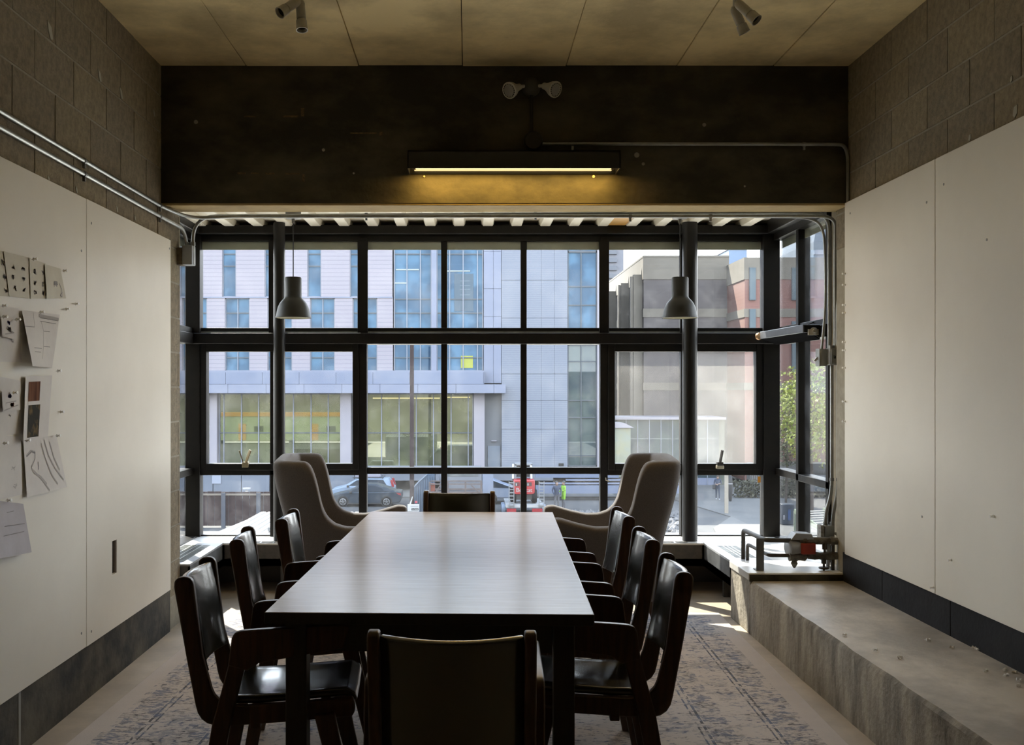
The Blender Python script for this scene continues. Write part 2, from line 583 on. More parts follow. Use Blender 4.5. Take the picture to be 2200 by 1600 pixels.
# concrete ledge along the right wall
ledge = struct('trim_2', None, None, 'long low concrete ledge along the right wall')
g = MB()
NY = 70
prof = []
ys = [BACK + (5.86 - BACK) * i / NY for i in range(NY + 1)]
rows = []
rr = random.Random(3)
for y in ys:
    w = rr.uniform(-0.006, 0.006)
    w2 = rr.uniform(-0.005, 0.005)
    rows.append([(1.60 + w * .3, y, 0.0), (1.60 + w * .5, y, 0.285 + w2), (1.612 + w, y, 0.302), (XR, y, 0.304)])
for r in rows:
    g.v += r
for i in range(NY):
    for k in range(3):
        a = i * 4 + k
        g.f.append((a, a + 4, a + 5, a + 1))
me_faces = len(g.f)
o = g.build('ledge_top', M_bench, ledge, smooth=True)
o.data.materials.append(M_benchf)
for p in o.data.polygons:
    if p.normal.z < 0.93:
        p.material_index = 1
# raised block of the sill at its far end, going back as the bay shelf
sh = struct('trim_3', None, None, 'sunlit sill shelf at the end of the ledge')
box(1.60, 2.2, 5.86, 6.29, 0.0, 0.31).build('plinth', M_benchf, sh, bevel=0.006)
box(1.592, 2.2, 5.855, 6.29, 0.305, 0.347).build('shelf_slab', M_sill, sh, bevel=0.004)
box(1.596, 2.14, 5.852, 5.86, 0.30, 0.338).build('shelf_edge', M_curb, sh)

# rubbish on the ledge: clear push pins
PINS = []


def pin(p, d, label, group):
    d = Vector(d).normalized()
    o = MB().lathe([(0.001, -0.004), (0.0012, 0.004), (0.0065, 0.0045), (0.0065, 0.007), (0.0035, 0.009), (0.003, 0.015), (0.006, 0.018), (0.006, 0.0205), (0.002, 0.021)], (0, 0, 0), (0, 0, 1), 8).build('push_pin', M_pin, smooth=True) if not PINS else None
    if o is None:
        o = PINS[0].copy()
        COL.objects.link(o)
    PINS.append(o)
    o.location = p
    o.rotation_euler = d.to_track_quat('Z', 'Y').to_euler()
    return tag(o, label, 'push pin', group)


ORD = 'first second third fourth fifth sixth seventh eighth ninth tenth eleventh twelfth thirteenth fourteenth fifteenth'.split()
LP = []
for z6 in ((1012, 808), (1552, 838), (1202, 903), (1748, 890), (1890, 895), (1905, 905), (1368, 950), (1940, 1045), (2082, 1030), (2068, 1072), (2160, 1052), (2168, 1132), (2190, 1105)):
    px, py = 1480 + z6[0] * .3273, 1100 + z6[1] * .3273
    y = (H - 0.308) * F / (py - CY)
    p = W(px, py, y)
    p.z = 0.309
    LP.append(p)
LP.sort(key=lambda q: -q.y)
for i, p in enumerate(LP):
    pin(p, (random.uniform(-1, 1), random.uniform(-1, 1), 0.05), 'clear push pin lying loose on the concrete ledge, ' + ORD[i] + ' from the sill shelf', 'push pins fallen on the ledge')

# ------------------------------------------------------------------ the bay
def FX(px, y=7.38):
    return (px - CX) * y / F


def FZ(py, y=7.38):
    return H - (py - CY) * y / F


ZT, ZTR1, ZTR0, ZB1, ZB0, ZS = FZ(520), FZ(705), FZ(740), FZ(1003), FZ(1017), 0.353
Y0, Y1 = 7.31, 7.385
w1 = struct('window_1', None, None, 'wide black steel bay window facing the street')
# corner posts, mullions, header, transom
for a, b in ((405, 436), (1633, 1668)):
    box(FX(a), FX(b), Y0 - 0.02, Y1 + 0.005, 0.2, 2.56).build('corner_post', M_frame, w1, bevel=0.004)
for a, b, ya in ((584, 600, Y0), (773, 790, Y0), (948, 961, Y0 + .03), (1118, 1131, Y0 + .03), (1287, 1303, Y0), (1459, 1473, Y0)):
    box(FX(a), FX(b), ya, Y1, ZS - 0.02, 2.46).build('mullion', M_frame, w1, bevel=0.003)
    if ya == Y0:
        box(FX(a) - 0.008, FX(b) + 0.008, ya - 0.012, ya + 0.01, ZTR0, ZT).build('mullion_cover', M_frame, w1, bevel=0.003)
box(FX(405), FX(1668), 7.27, 7.46, ZT + 0.045, 2.544).build('header', M_frame, w1, bevel=0.005)
box(FX(405), FX(1668), 7.33, 7.385, ZT, ZT + 0.05).build('header_stop', M_frame, w1, bevel=0.003)
box(FX(405), FX(1668), 7.405, 7.46, 2.54, 2.72).build('dark_gap_strip', M_black, w1)  # black strip standing in for the dark void behind the header
box(FX(405), FX(1668), 7.26, 7.46, ZTR0, FZ(717)).build('transom', M_frame, w1, bevel=0.005)
box(FX(405), FX(1668), 7.33, 7.385, FZ(717), ZTR1).build('transom_lip', M_frame, w1, bevel=0.003)
box(FX(405), FX(1668), 7.32, 7.335, FZ(716), FZ(712.5)).build('transom_trim', M_galvd, w1)
for a, b in ((436, 773), (1303, 1633)):
    box(FX(a), FX(b), 7.31, 7.385, FZ(1019), FZ(1008)).build('sill_bar', M_frame, w1, bevel=0.003)
for a, b in ((790, 948), (961, 1118), (1131, 1287)):
    box(FX(a), FX(b), 7.34, 7.385, ZB0, ZB1).build('sill_bar', M_frame, w1, bevel=0.003)
box(FX(405), FX(1668), 7.33, 7.47, 0.30, ZS).build('bottom_rail', M_frame, w1, bevel=0.003)
# glass, pane by pane
cols = [(436, 584), (600, 773), (790, 948), (961, 1118), (1131, 1287), (1303, 1459), (1473, 1633)]
M_strip = mat('valance_film', (0.72, 0.72, 0.60), 0.7, (0.62, 0.62, 0.52), 6)
for i, (a, b) in enumerate(cols):
    for r, (z0, z1) in enumerate(((ZTR1, ZT), (ZB1, ZTR0), (ZS, ZB0))):
        gm = G_clear if r == 0 else (G_low if r == 2 else (G_veil if i == 6 else G_hazy if i == 5 else G_clear))
        ins = 0
        if r == 1 and i in (0, 1, 5, 6):
            z0, z1 = FZ(995), FZ(755)
        box(FX(a) - 0.005, FX(b) + 0.005, 7.352, 7.356, z0 - 0.004, z1 + 0.004).build('pane', gm, w1)
    box(FX(a), FX(b), 7.359, 7.361, ZT - 0.058, ZT).build('valance_strip', M_strip, w1)
# awning sashes with crank handles
for a, b, gl, gr in ((436, 773, 449, 760), (1303, 1633, 1318, 1618)):
    mb = MB()
    za, zb, zg0, zg1 = FZ(1008), ZTR0, FZ(994), FZ(756)
    mb.box(FX(a), FX(gl), 7.30, 7.385, za, zb).box(FX(gr), FX(b), 7.30, 7.385, za, zb)
    mb.box(FX(gl), FX(gr), 7.30, 7.385, za, zg0).box(FX(gl), FX(gr), 7.30, 7.385, zg1, zb)
    s = mb.build('sash', M_frame, w1, bevel=0.004)
    px = 528 if a == 436 else 1546
    p = W(px, 998, 7.29)
    MB().box(p.x - 0.022, p.x + 0.022, 7.265, 7.305, p.z - 0.018, p.z + 0.02).bar((p.x, 7.28, p.z + .01), (p.x + (0.04 if a == 436 else 0.012), 7.255, p.z + 0.105), 0.012, 0.02).build('crank_handle', mat('old_brass', (0.32, 0.26, 0.16), 0.45, metal=0.6) if a == 436 else M_iron, s, bevel=0.003)
    if a != 436:
        MB().box(p.x - 0.026, p.x + 0.026, 7.26, 7.305, p.z - 0.028, p.z - 0.005).build('crank_base', mat('cream_metal', (0.42, 0.38, 0.28), 0.5), s, bevel=0.004)
    else:
        MB().bar((p.x - .015, 7.27, p.z + .02), (p.x - 0.04, 7.262, p.z + 0.10), 0.005, 0.008).build('crank_lever', MATS['old_brass'], s)
MB().tube([(FX(1298), 7.30, FZ(1024)), (FX(1298), 7.285, FZ(1029)), (FX(1303), 7.283, FZ(1030)), (FX(1304), 7.283, FZ(1028))], 0.004, 6).build('hook', MATS['cream_metal'], w1)

box(FX(1627, 7.30), FX(1633, 7.30), 7.286, 7.29, FZ(1036, 7.3), FZ(1023, 7.3)).build('orange_tag', mat('tag_orange', (.6, .25, .03), .5), w1)
# side windows of the bay
for nm, gx, lab, yn in (('window_2', GX1 + 0.0, 'side window of the bay beside the wall conduits', 6.22), ('window_3', GX0, 'narrow view of the bay side window beyond the block pillar', 6.16)):
    w = struct(nm, None, None, lab)
    s = 1 if gx > 0 else -1
    xa, xb = (gx - 0.05, gx + 0.05)
    for ya, yb in ((6.785, 6.835), (yn, yn + 0.05)):
        box(xa + .01, xb - .01, ya, yb, ZS - .02, 2.46).build('mullion', M_frame, w, bevel=0.003)
    xh = (gx - 0.10, gx + 0.06) if s > 0 else (gx - 0.06, gx + 0.10)
    box(*xh, yn, 7.30, ZT + 0.045, 2.544).build('header', M_frame, w, bevel=0.004)
    box(xa, xb, yn, 7.32, ZT, ZT + 0.05).build('header_stop', M_frame, w)
    box(*xh, yn, 7.30, 2.54, 2.72).build('dark_gap_strip', M_black, w)
    xt = (gx - 0.06, gx + 0.06) if s > 0 else (gx - 0.06, gx + 0.06)
    box(*xt, yn, 7.30, ZTR0, FZ(717)).build('transom', M_frame, w, bevel=0.004)
    box(xa + .02, xb, yn, 7.30, FZ(717), ZTR1).build('transom_lip', M_frame, w, bevel=0.003)
    box(xa + .01, xb, yn, 7.31, ZB0, ZB1).build('sill_bar', M_frame, w, bevel=0.003)
    box(xa, xb + .03, yn, 7.31, 0.30, ZS).build('bottom_rail', M_frame, w, bevel=0.003)
    for ya, yb in ((yn + 0.05, 6.785), (6.835, 7.31)):
        for r, (z0, z1) in enumerate(((ZTR1, ZT), (ZB1, ZTR0), (ZS, ZB0))):
            box(gx - 0.002, gx + 0.002, ya - .004, yb + .004, z0 - .004, z1 + .004).build('pane', G_clear if r < 2 else G_low, w)
        box(gx + s * 0.004 - .001, gx + s * 0.004 + .001, ya, yb, ZT - 0.058, ZT).build('valance_strip', M_strip, w)

# jambs where the thick walls stop, walls below the glass
jl = struct('trim_4', box(GX0 - 0.06, XL - 0.015, LEND - 0.12, LEND, 0, 2.7), M_mortar, 'end of the left block wall beside the bay')
jr = struct('trim_5', MB().box(2.19, 2.36, REND - 0.02, 6.22, 0, 2.7).box(XR - 0.004, 2.30, 5.79, REND + .004, 0.345, BZ + .004), mat('jamb_concrete', (0.40, 0.345, 0.25), 0.85, (0.2, 0.18, 0.14), 5, bump=0.35, bscale=50), 'stained concrete jamb behind the conduits')
struct('wall_front', box(GX0 - 0.06, GX1 + 0.06, 7.44, 7.52, -0.25, 0.33), mat('apron_wall', (0.10, 0.09, 0.08), 0.8), 'dark low wall under the bay window')
struct('wall_sides', MB().box(GX0 - 0.09, GX0 - 0.03, LEND - .05, 7.5, -0.25, 0.33).box(GX1 + 0.03, GX1 + 0.09, 6.1, 7.5, -0.25, 0.33), MATS['apron_wall'], 'dark low walls under the bay side windows')
# ribbed white steel deck over the bay
deck = struct('ceiling_bay', box(GX0 - 0.12, GX1 + 0.12, BY1 - 0.02, 7.58, DZ, 2.76), M_deck, 'white ribbed steel deck over the bay')
rib = None
x = FX(495, 7.3) - 0.202 * 2
while x < 2.25:
    if x > -2.05:
        if rib is None:
            rib = MB().prism([(-0.048, 0.043), (0.048, 0.043), (0.035, 0.0), (-0.035, 0.0)], BY1 - 0.01, 7.40, lambda a, b, t: (a, t, b)).build('deck_rib', M_deck, deck, bevel=0.004, segs=2)
            rib.location = (x, 0, 2.534)
        else:
            c = clone(rib, 'deck_rib', (x, 0, 2.534), deck)
            m = c.modifiers.new('bevel', 'BEVEL')
            m.width, m.segments, m.limit_method = 0.004, 2, 'ANGLE'
    x += 0.202
tag(box(FX(1308, 7.2), FX(1347, 7.2), 6.45, 7.36, 2.54, 2.576).build('timber_block', M_orange, bevel=0.004), 'orange timber offcut wedged up between white deck ribs', 'timber')
struct('roof_bay', MB().box(-2.3, 2.5, 5.9, 7.6, 2.77, 3.6), M_black, 'roof build-up over the bay')

# sill and radiator enclosure: U of suspended boxes
sill = struct('trim_6', None, None, 'sunlit sill running round the bay')
box(GX0, GX1, 7.26, 7.36, 0.30, 0.345).build('sill_board', M_sill, sill, bevel=0.003)


def enclosure(name, label, x0, x1, y0, y1, along, slots, n):
    """radiator casing with a grille of bars let into its top"""
    t = thing(name, label, 'radiator', ((x0 + x1) / 2, (y0 + y1) / 2, 0))
    ox, oy = t.location.x, t.location.y
    X0, X1, Ya, Yb = x0 - ox, x1 - ox, y0 - oy, y1 - oy
    a, b, c, d = slots[0] - ox, slots[1] - ox, slots[2] - oy, slots[3] - oy
    z0, z1 = 0.19, 0.345
    mb = MB()
    mb.box(X0, X1, Ya, c, z1 - .012, z1).box(X0, X1, d, Yb, z1 - .012, z1).box(X0, a, c, d, z1 - .012, z1).box(b, X1, c, d, z1 - .012, z1)
    mb.build('casing_top', M_sill if along == 'x' else mat('casing_paint', (0.42, 0.43, 0.45), 0.35, (0.33, 0.34, 0.36), 5), t)
    MB().box(X0, X1, Ya, Yb, z0, z0 + .05).box(X0, X1, Ya, Ya + .012, z0, z1 - .012).box(X0, X1, Yb - .012, Yb, z0, z1 - .012).box(X0, X0 + .012, Ya, Yb, z0, z1 - .012).box(X1 - .012, X1, Ya, Yb, z0, z1 - .012).build('casing', M_rad if along == 'y' else M_iron, t)
    first = None
    for i in range(n + 1):
        u = i / n
        p = (a + (b - a) * u, (c + d) / 2, z1 - .006) if along == 'x' else ((a + b) / 2, c + (d - c) * u, z1 - .006)
        if first is None:
            first = (box(-.004, .004, -(d - c) / 2, (d - c) / 2, -.006, .006) if along == 'x' else box(-(b - a) / 2, (b - a) / 2, -.004, .004, -.006, .006)).build('grille_bar', M_galv, t)
            first.location = p
        else:
            clone(first, 'grille_bar', p, t)
    if along == 'y':
        for u in (0.3, 0.5, 0.7):
            xx = a + (b - a) * u
            box(xx - .003, xx + .003, c, d, z1 - .01, z1 + .0005).build('grille_rail', M_galv, t)
    for e in (0.12, 0.88):
        p = (X0 + (X1 - X0) * e, (Ya + Yb) / 2) if along == 'x' else ((X0 + X1) / 2, Ya + (Yb - Ya) * e)
        box(p[0] - .02, p[0] + .02, p[1] - .02, p[1] + .02, 0, z0).build('bracket_leg', M_iron, t)
    return t


enclosure('radiator', 'long radiator casing below the street-facing panes', -1.66, 1.60, 7.00, 7.26, 'x', (-1.5, 1.5, 7.02, 7.075), 34)
enclosure('radiator', 'dark radiator casing with grille beside the block pillar', -1.98, -1.66, 6.17, 7.00, 'y', (-1.90, -1.72, 6.25, 6.92), 24)
enclosure('radiator', 'radiator casing with grille beside the black pipe loop', 1.60, 1.86, 6.295, 7.00, 'y', (1.66, 1.79, 6.40, 6.90), 18)
box(1.862, GX1, 6.295, 7.26, 0.30, 0.345).build('sill_board', M_sill, sill, bevel=0.003)
box(GX0, -1.665, 7.0, 7.26, 0.30, 0.344).build('sill_board', M_sill, sill, bevel=0.003)
box(1.605, 1.862, 7.0, 7.26, 0.30, 0.344).build('sill_board', M_sill, sill, bevel=0.003)
# round columns in the bay
for px, yy, r, lab in ((600, 7.12, 0.040, 'round black steel column behind the first pendant lamp and grey wing chair'), (1482, 7.12, 0.052, 'round black steel column beside the hazy awning pane')):
    MBx = MB().lathe([(r, 0.345), (r, 2.535)], (FX(px, yy), yy, 0), (0, 0, 1), 24)
    c = MBx.build('column', mat('column_paint', (0.012, 0.011, 0.011), 0.34, spec=0.4), smooth=True)
    tag(c, lab, 'column')

# ================================================================== FURNITURE
# ------------------------------------------------------------------ rug
def rug_mat():
    m = bpy.data.materials.new('rug_weave')
    m.use_nodes = True
    nt = m.node_tree
    L = nt.links.new
    b = nt.nodes['Principled BSDF']
    b.inputs['Roughness'].default_value = 0.95
    tc = nt.nodes.new('ShaderNodeTexCoord')
    sp = nt.nodes.new('ShaderNodeSeparateXYZ')
    L(tc.outputs['Object'], sp.inputs[0])

    def math_(op, a, b2=None, c=None):
        n = nt.nodes.new('ShaderNodeMath')
        n.operation = op
        for i, v in enumerate((a, b2, c)):
            if v is None:
                continue
            if isinstance(v, (int, float)):
                n.inputs[i].default_value = v
            else:
                L(v, n.inputs[i])
        return n.outputs[0]

    def noise(scale, st, detail=5, rough=.6):
        mp = nt.nodes.new('ShaderNodeMapping')
        mp.inputs['Scale'].default_value = st
        L(tc.outputs['Object'], mp.inputs[0])
        n = nt.nodes.new('ShaderNodeTexNoise')
        n.inputs['Scale'].default_value = scale
        n.inputs['Detail'].default_value = detail
        n.inputs['Roughness'].default_value = rough
        L(mp.outputs[0], n.inputs['Vector'])
        return n.outputs['Fac']

    def step(v, lo, hi):
        n = nt.nodes.new('ShaderNodeMapRange')
        n.inputs[1].default_value = lo
        n.inputs[2].default_value = hi
        L(v, n.inputs[0])
        return n.outputs[0]

    # distance from the rug's edge (half size 1.525 x 2.15)
    ex = math_('SUBTRACT', 1.525, math_('ABSOLUTE', sp.outputs[0]))
    ey = math_('SUBTRACT', 2.15, math_('ABSOLUTE', sp.outputs[1]))
    e = math_('MINIMUM', ex, ey)
    spk = noise(46, (0.7, 1.35, 1), 6, .72)
    big = noise(5, (0.8, 1.2, 1), 4)
    med = noise(12, (0.8, 1.3, 1), 3)
    vor = nt.nodes.new('ShaderNodeTexVoronoi')
    vor.inputs['Scale'].default_value = 6.5
    L(tc.outputs['Object'], vor.inputs['Vector'])
    motif = step(math_('ABSOLUTE', math_('SUBTRACT', math_('FRACT', math_('MULTIPLY', vor.outputs['Distance'], 3.2)), .5)), .34, .44)
    field = step(math_('ADD', spk, math_('MULTIPLY', math_('SUBTRACT', big, .5), .5)), .512, .565)
    field = math_('MULTIPLY', field, math_('ADD', .5, math_('MULTIPLY', motif, .5)))

    def band(c, w):
        return math_('LESS_THAN', math_('ABSOLUTE', math_('SUBTRACT', e, c)), w)

    lines = math_('MAXIMUM', math_('MAXIMUM', band(.235, .006), band(.52, .006)), math_('MAXIMUM', band(.26, .004), band(.545, .004)))
    lines = math_('MULTIPLY', lines, step(noise(22, (1, 1, 1)), .42, .5))
    brd = math_('MAXIMUM', band(.17, .055), band(.46, .05))
    brd = math_('MULTIPLY', brd, step(math_('ADD', spk, math_('MULTIPLY', math_('SUBTRACT', med, .5), .4)), .47, .56))
    edge = math_('GREATER_THAN', e, .085)
    dk = math_('MULTIPLY', math_('MAXIMUM', math_('MAXIMUM', field, lines), math_('MULTIPLY', brd, .85)), edge)
    cr = nt.nodes.new('ShaderNodeMixRGB')
    cr.inputs[1].default_value = (0.66, 0.58, 0.53, 1)
    cr.inputs[2].default_value = (0.54, 0.485, 0.455, 1)
    L(big, cr.inputs[0])
    dc = nt.nodes.new('ShaderNodeMixRGB')
    dc.inputs[1].default_value = (0.035, 0.035, 0.05, 1)
    dc.inputs[2].default_value = (0.085, 0.12, 0.22, 1)
    L(step(med, .42, .58), dc.inputs[0])
    mx = nt.nodes.new('ShaderNodeMixRGB')
    L(math_('MULTIPLY', dk, .85), mx.inputs[0])
    L(cr.outputs[0], mx.inputs[1])
    L(dc.outputs[0], mx.inputs[2])
    L(mx.outputs[0], b.inputs['Base Color'])
    bp = nt.nodes.new('ShaderNodeBump')
    bp.inputs['Strength'].default_value = .35
    bp.inputs['Distance'].default_value = .004
    L(noise(260, (1, 1, 1), 2), bp.inputs['Height'])
    L(bp.outputs[0], b.inputs['Normal'])
    return m


rug = box(-1.525, 1.525, -2.15, 2.15, 0, 0.009).build('rug', rug_mat(), bevel=0.003)
RA = -math.radians(1.6)
rug.location = (-0.035, 4.27, 0.001)
rug.rotation_euler = (0, 0, RA)
tag(rug, 'worn taupe and navy patterned rug under the long table', 'rug')

# ------------------------------------------------------------------ table
TA = -math.radians(1.9)
tw, tl, tz = 0.955, 2.44, 0.748
tbl = thing('dining_table', 'long brown wooden table with window sheen partly put into its pale top', 'table', (-0.073, 4.20, 0.010), TA)
zb = tz - 0.010
MB().box(-tw / 2, tw / 2, -tl / 2, tl / 2, zb - 0.034, zb).build('tabletop', M_tabletop, tbl, bevel=0.003)
bpy.data.objects['tabletop'].data.materials.append(M_tabledark)
for p in bpy.data.objects['tabletop'].data.polygons:
    if p.normal.z < 0.5:
        p.material_index = 1
for sx in (-1, 1):
    for sy in (-1, 1):
        x, y = sx * (tw / 2 - 0.085), sy * (tl / 2 - 0.07)
        box(x - .031, x + .031, y - .031, y + .031, 0, zb - 0.034).build('leg', M_tabledark, tbl, bevel=0.003)
for sy in (-1, 1):
    y = sy * (tl / 2 - 0.07)
    box(-tw / 2 + .12, tw / 2 - .12, y - .014, y + .014, zb - 0.125, zb - .034).build('apron', M_tabledark, tbl)
for sx in (-1, 1):
    x = sx * (tw / 2 - 0.085)
    box(x - .014, x + .014, -tl / 2 + .1, tl / 2 - .1, zb - 0.125, zb - .034).build('apron', M_tabledark, tbl)

# ------------------------------------------------------------------ armchairs
def make_chair(label, group):
    """wooden armchair: sawn J side frames, leather slung between them, splayed legs, plank arms. Faces local +y"""
    t = thing('armchair', label, 'chair', group=group)

    def ex(poly, x0, x1, name, m, bev=.004):
        return MB().prism(poly, x0, x1, lambda a, b, u: (u, a, b)).build(name, m, t, bevel=bev)
    # J frame outline (y, z)
    outer = [(.225, .412)] + [(.05, .400), (-.10, .392)] + [(a, b) for a, b, c in arc((-.15, .392, 0), (-.235, .455, 0), (-.225, .385, 0), 5)] + \
            [(-.262, .60), (-.296, .795)] + [(a, b) for a, b, c in arc((-.297, .803, 0), (-.268, .832, 0), (-.302, .832, 0), 3)]
    inner = [(a, b) for a, b, c in arc((-.258, .831, 0), (-.240, .808, 0), (-.244, .828, 0), 3)] + [(-.215, .60), (-.192, .515)] + \
            [(a, b) for a, b, c in arc((-.188, .50, 0), (-.10, .448, 0), (-.175, .452, 0), 5)] + [(.10, .458), (.222, .468)] + \
            [(a, b) for a, b, c in arc((.228, .466, 0), (.232, .425, 0), (.238, .440, 0), 3)]
    J = outer + inner
    for s in (-1, 1):
        ex(J, s * .180 - .014, s * .180 + .014, 'side_frame', M_walnut, .005)
        arm = [(-.135, .575), (-.125, .655)] + [(a, b) for a, b, c in arc((-.118, .668, 0), (-.085, .678, 0), (-.110, .676, 0), 3)] + [(.20, .694), (.22, .685), (.20, .622), (-.045, .582), (-.08, .56)]
        ex(arm, s * .208 - .013, s * .208 + .013, 'arm', M_walnut, .004)
        rear = [(-.128, .60), (-.078, .60), (-.125, .42), (-.205, 0.0), (-.250, 0.0), (-.182, .40)]
        ex(rear, s * .208 - .012, s * .208 + .012, 'leg', M_walnut, .004)
        front = [(.115, .425), (.175, .43), (.262, 0.0), (.222, 0.0)]
        ex(front, s * .208 - .012, s * .208 + .012, 'leg', M_walnut, .004)
    MB().bar((-.195, -.06, .405), (.195, -.06, .405), .03, .05).bar((-.195, .14, .415), (.195, .14, .415), .03, .05).build('stretcher', M_walnut, t, bevel=.003)
    # slung back, hollowed towards the middle
    def sheet(name, path, hollow, th, m):
        g = MB()
        n = 10
        for a, b in path:
            for i in range(n + 1):
                u = i / n * 2 - 1
                hy, hz = hollow
                k = (1 - u * u)
                g.v.append((u * .166, a + hy * k, b + hz * k))
        for r in range(len(path) - 1):
            for i in range(n):
                q = r * (n + 1) + i
                g.f.append((q, q + 1, q + n + 2, q + n + 1))
        o = g.build(name, m, t, smooth=True)
        sd = o.modifiers.new('thickness', 'SOLIDIFY')
        sd.thickness = th
        sd.offset = 0
        bv = o.modifiers.new('bevel', 'BEVEL')
        bv.width = .004
        bv.segments = 2
        return o
    bp = [(-.262, .818), (-.258, .80), (-.245, .74), (-.232, .67), (-.222, .61), (-.214, .565), (-.208, .545)]
    sheet('backrest', bp, (-.035, -.006), .020, M_leather)
    stp = [(-.150, .470), (-.12, .460), (-.05, .461), (.05, .467), (.14, .474), (.205, .478), (.224, .468), (.228, .452)]
    sheet('seat', stp, (0, -.010), .024, M_leather)
    return t


CH = None
G1 = 'armchairs round the long table'
for x, y, rz, lab in (
        (-.03, 2.645, TA + .01, 'black leather armchair at the near end of the table, its back to the viewer'),
        (-.060, 5.335, PI + TA - .02, 'black leather armchair at the window end of the table'),
        (.395, 3.325, PI / 2 - .05, 'black leather armchair on the ledge side of the table, nearest of three'),
        (.415, 3.985, PI / 2 - .03, 'black leather armchair on the ledge side of the table, middle of three'),
        (.430, 4.665, PI / 2 + .0, 'black leather armchair on the ledge side of the table, farthest of three'),
        (-.580, 3.250, -PI / 2 + .06, 'black leather armchair on the pinned-papers side of the table, nearest of three'),
        (-.600, 4.010, -PI / 2 + .10, 'black leather armchair on the pinned-papers side of the table, middle of three'),
        (-.530, 4.590, -PI / 2 + .03, 'black leather armchair whose back shines green beside the grey wing chair')):
    if CH is None:
        CH = make_chair(lab, G1)
        CH.location, CH.rotation_euler = (x, y, 0.010), (0, 0, rz)
    else:
        dup(CH, (x, y, 0.010), rz, lab, G1)

# ------------------------------------------------------------------ wing chairs
def smooth01(t):
    t = max(0.0, min(1.0, t))
    return t * t * (3 - 2 * t)


def make_wing(label):
    t = thing('wing_chair', label, 'armchair', group='grey wing chairs')
    g = MB()
    path = rounded([(-.335, .40, 0), (-.345, -.20, 0), (.345, -.20, 0), (.335, .40, 0)], .085, 6)
    # resample
    L = [0]
    for i in range(1, len(path)):
        L.append(L[-1] + (path[i] - path[i - 1]).length)
    N, M = 96, 14
    pts = []
    for i in range(N + 1):
        d = L[-1] * i / N
        k = max(j for j in range(len(L)) if L[j] <= d + 1e-9)
        k = min(k, len(L) - 2)
        u = (d - L[k]) / (L[k + 1] - L[k])
        pts.append(path[k].lerp(path[k + 1], u))
    for p in pts:
        y = p.y
        hi = 1.00 - .02 * abs(p.x) / .34
        tab = ((-.30, hi), (-.115, hi), (-.105, hi - .03), (-.097, hi - .10), (-.088, .80), (-.072, .725), (-.045, .665), (0.0, .625), (.06, .605), (.14, .603), (.24, .625), (.34, .655), (.385, .650), (.42, .62))
        top = hi
        for (ya, ta), (yb, tb) in zip(tab, tab[1:]):
            if ya <= y <= yb:
                top = ta + (tb - ta) * (y - ya) / (yb - ya)
        wing = smooth01((-.02 - y) / .08)
        for j in range(M + 1):
            z = .17 + (top - .17) * j / M
            q = smooth01((z - .36) / .64)
            back = smooth01((-.09 - y) / .09)
            xx = p.x * (.86 + .06 * smooth01((z - .17) / .4) + .12 * q)
            yy = y - .115 * q * back
            g.v.append((xx, yy, z))
    for i in range(N):
        for j in range(M):
            a = i * (M + 1) + j
            g.f.append((a, a + 1, a + M + 2, a + M + 1))
    o = g.build('shell', M_wool, t, smooth=True, fix=False)
    sd = o.modifiers.new('thickness', 'SOLIDIFY')
    sd.thickness = .085
    sd.offset = -1 if False else 0
    ss = o.modifiers.new('smooth', 'SUBSURF')
    ss.levels = ss.render_levels = 2
    def pad(name, x0, x1, y0, y1, z0, z1, bev):
        q = MB().box(x0, x1, y0, y1, z0, z1).build(name, M_wool, t, bevel=bev, segs=5)
        return q
    pad('seat_cushion', -.265, .265, -.18, .40, .33, .475, .05)
    pad('seat_base', -.28, .28, -.22, .40, .17, .345, .04)
    b = MB()
    rowsb = []
    for j in range(9):
        z = .46 + j * .058
        for i in range(9):
            u = i / 8 * 2 - 1
            bul = .075 * (1 - u * u) * math.sin(PI * min(1, max(0, (j + .8) / 9.4)))
            b.v.append((u * .235, -.215 - .112 * smooth01((z - .36) / .64) + bul, z))
    for j in range(8):
        for i in range(8):
            a = j * 9 + i
            b.f.append((a, a + 1, a + 10, a + 9))
    bo = b.build('back_cushion', M_wool, t, smooth=True)
    sd = bo.modifiers.new('thickness', 'SOLIDIFY')
    sd.thickness = .06
    for x, z in ((-.11, .62), (.11, .62)):
        yb = -.190 - .105 * smooth01((z - .4) / .62) + .042
        MB().lathe([(.004, .012), (.012, .008), (.014, 0), (.012, -.004)], (x, yb, z), (0, 1, .2), 10).build('button', M_wool, bo, smooth=True)
    for sx in (-1, 1):
        for y, lean in ((.33, .03), (-.17, -.06)):
            MB().tube([(sx * .25, y, .19), (sx * .28, y + lean, 0)], [.024, .014], 10).build('leg', M_walnut, t, smooth=True)
    return t


WC = make_wing('grey wool wing chair by the window on the pinned-papers side')
WC.location, WC.rotation_euler = (-.765, 6.16, 0.0105), (0, 0, -PI / 2 + .045)
dup(WC, (.865, 6.16, 0.0105), PI / 2 - .03, 'grey wool wing chair by the window on the concrete ledge side', 'grey wing chairs')

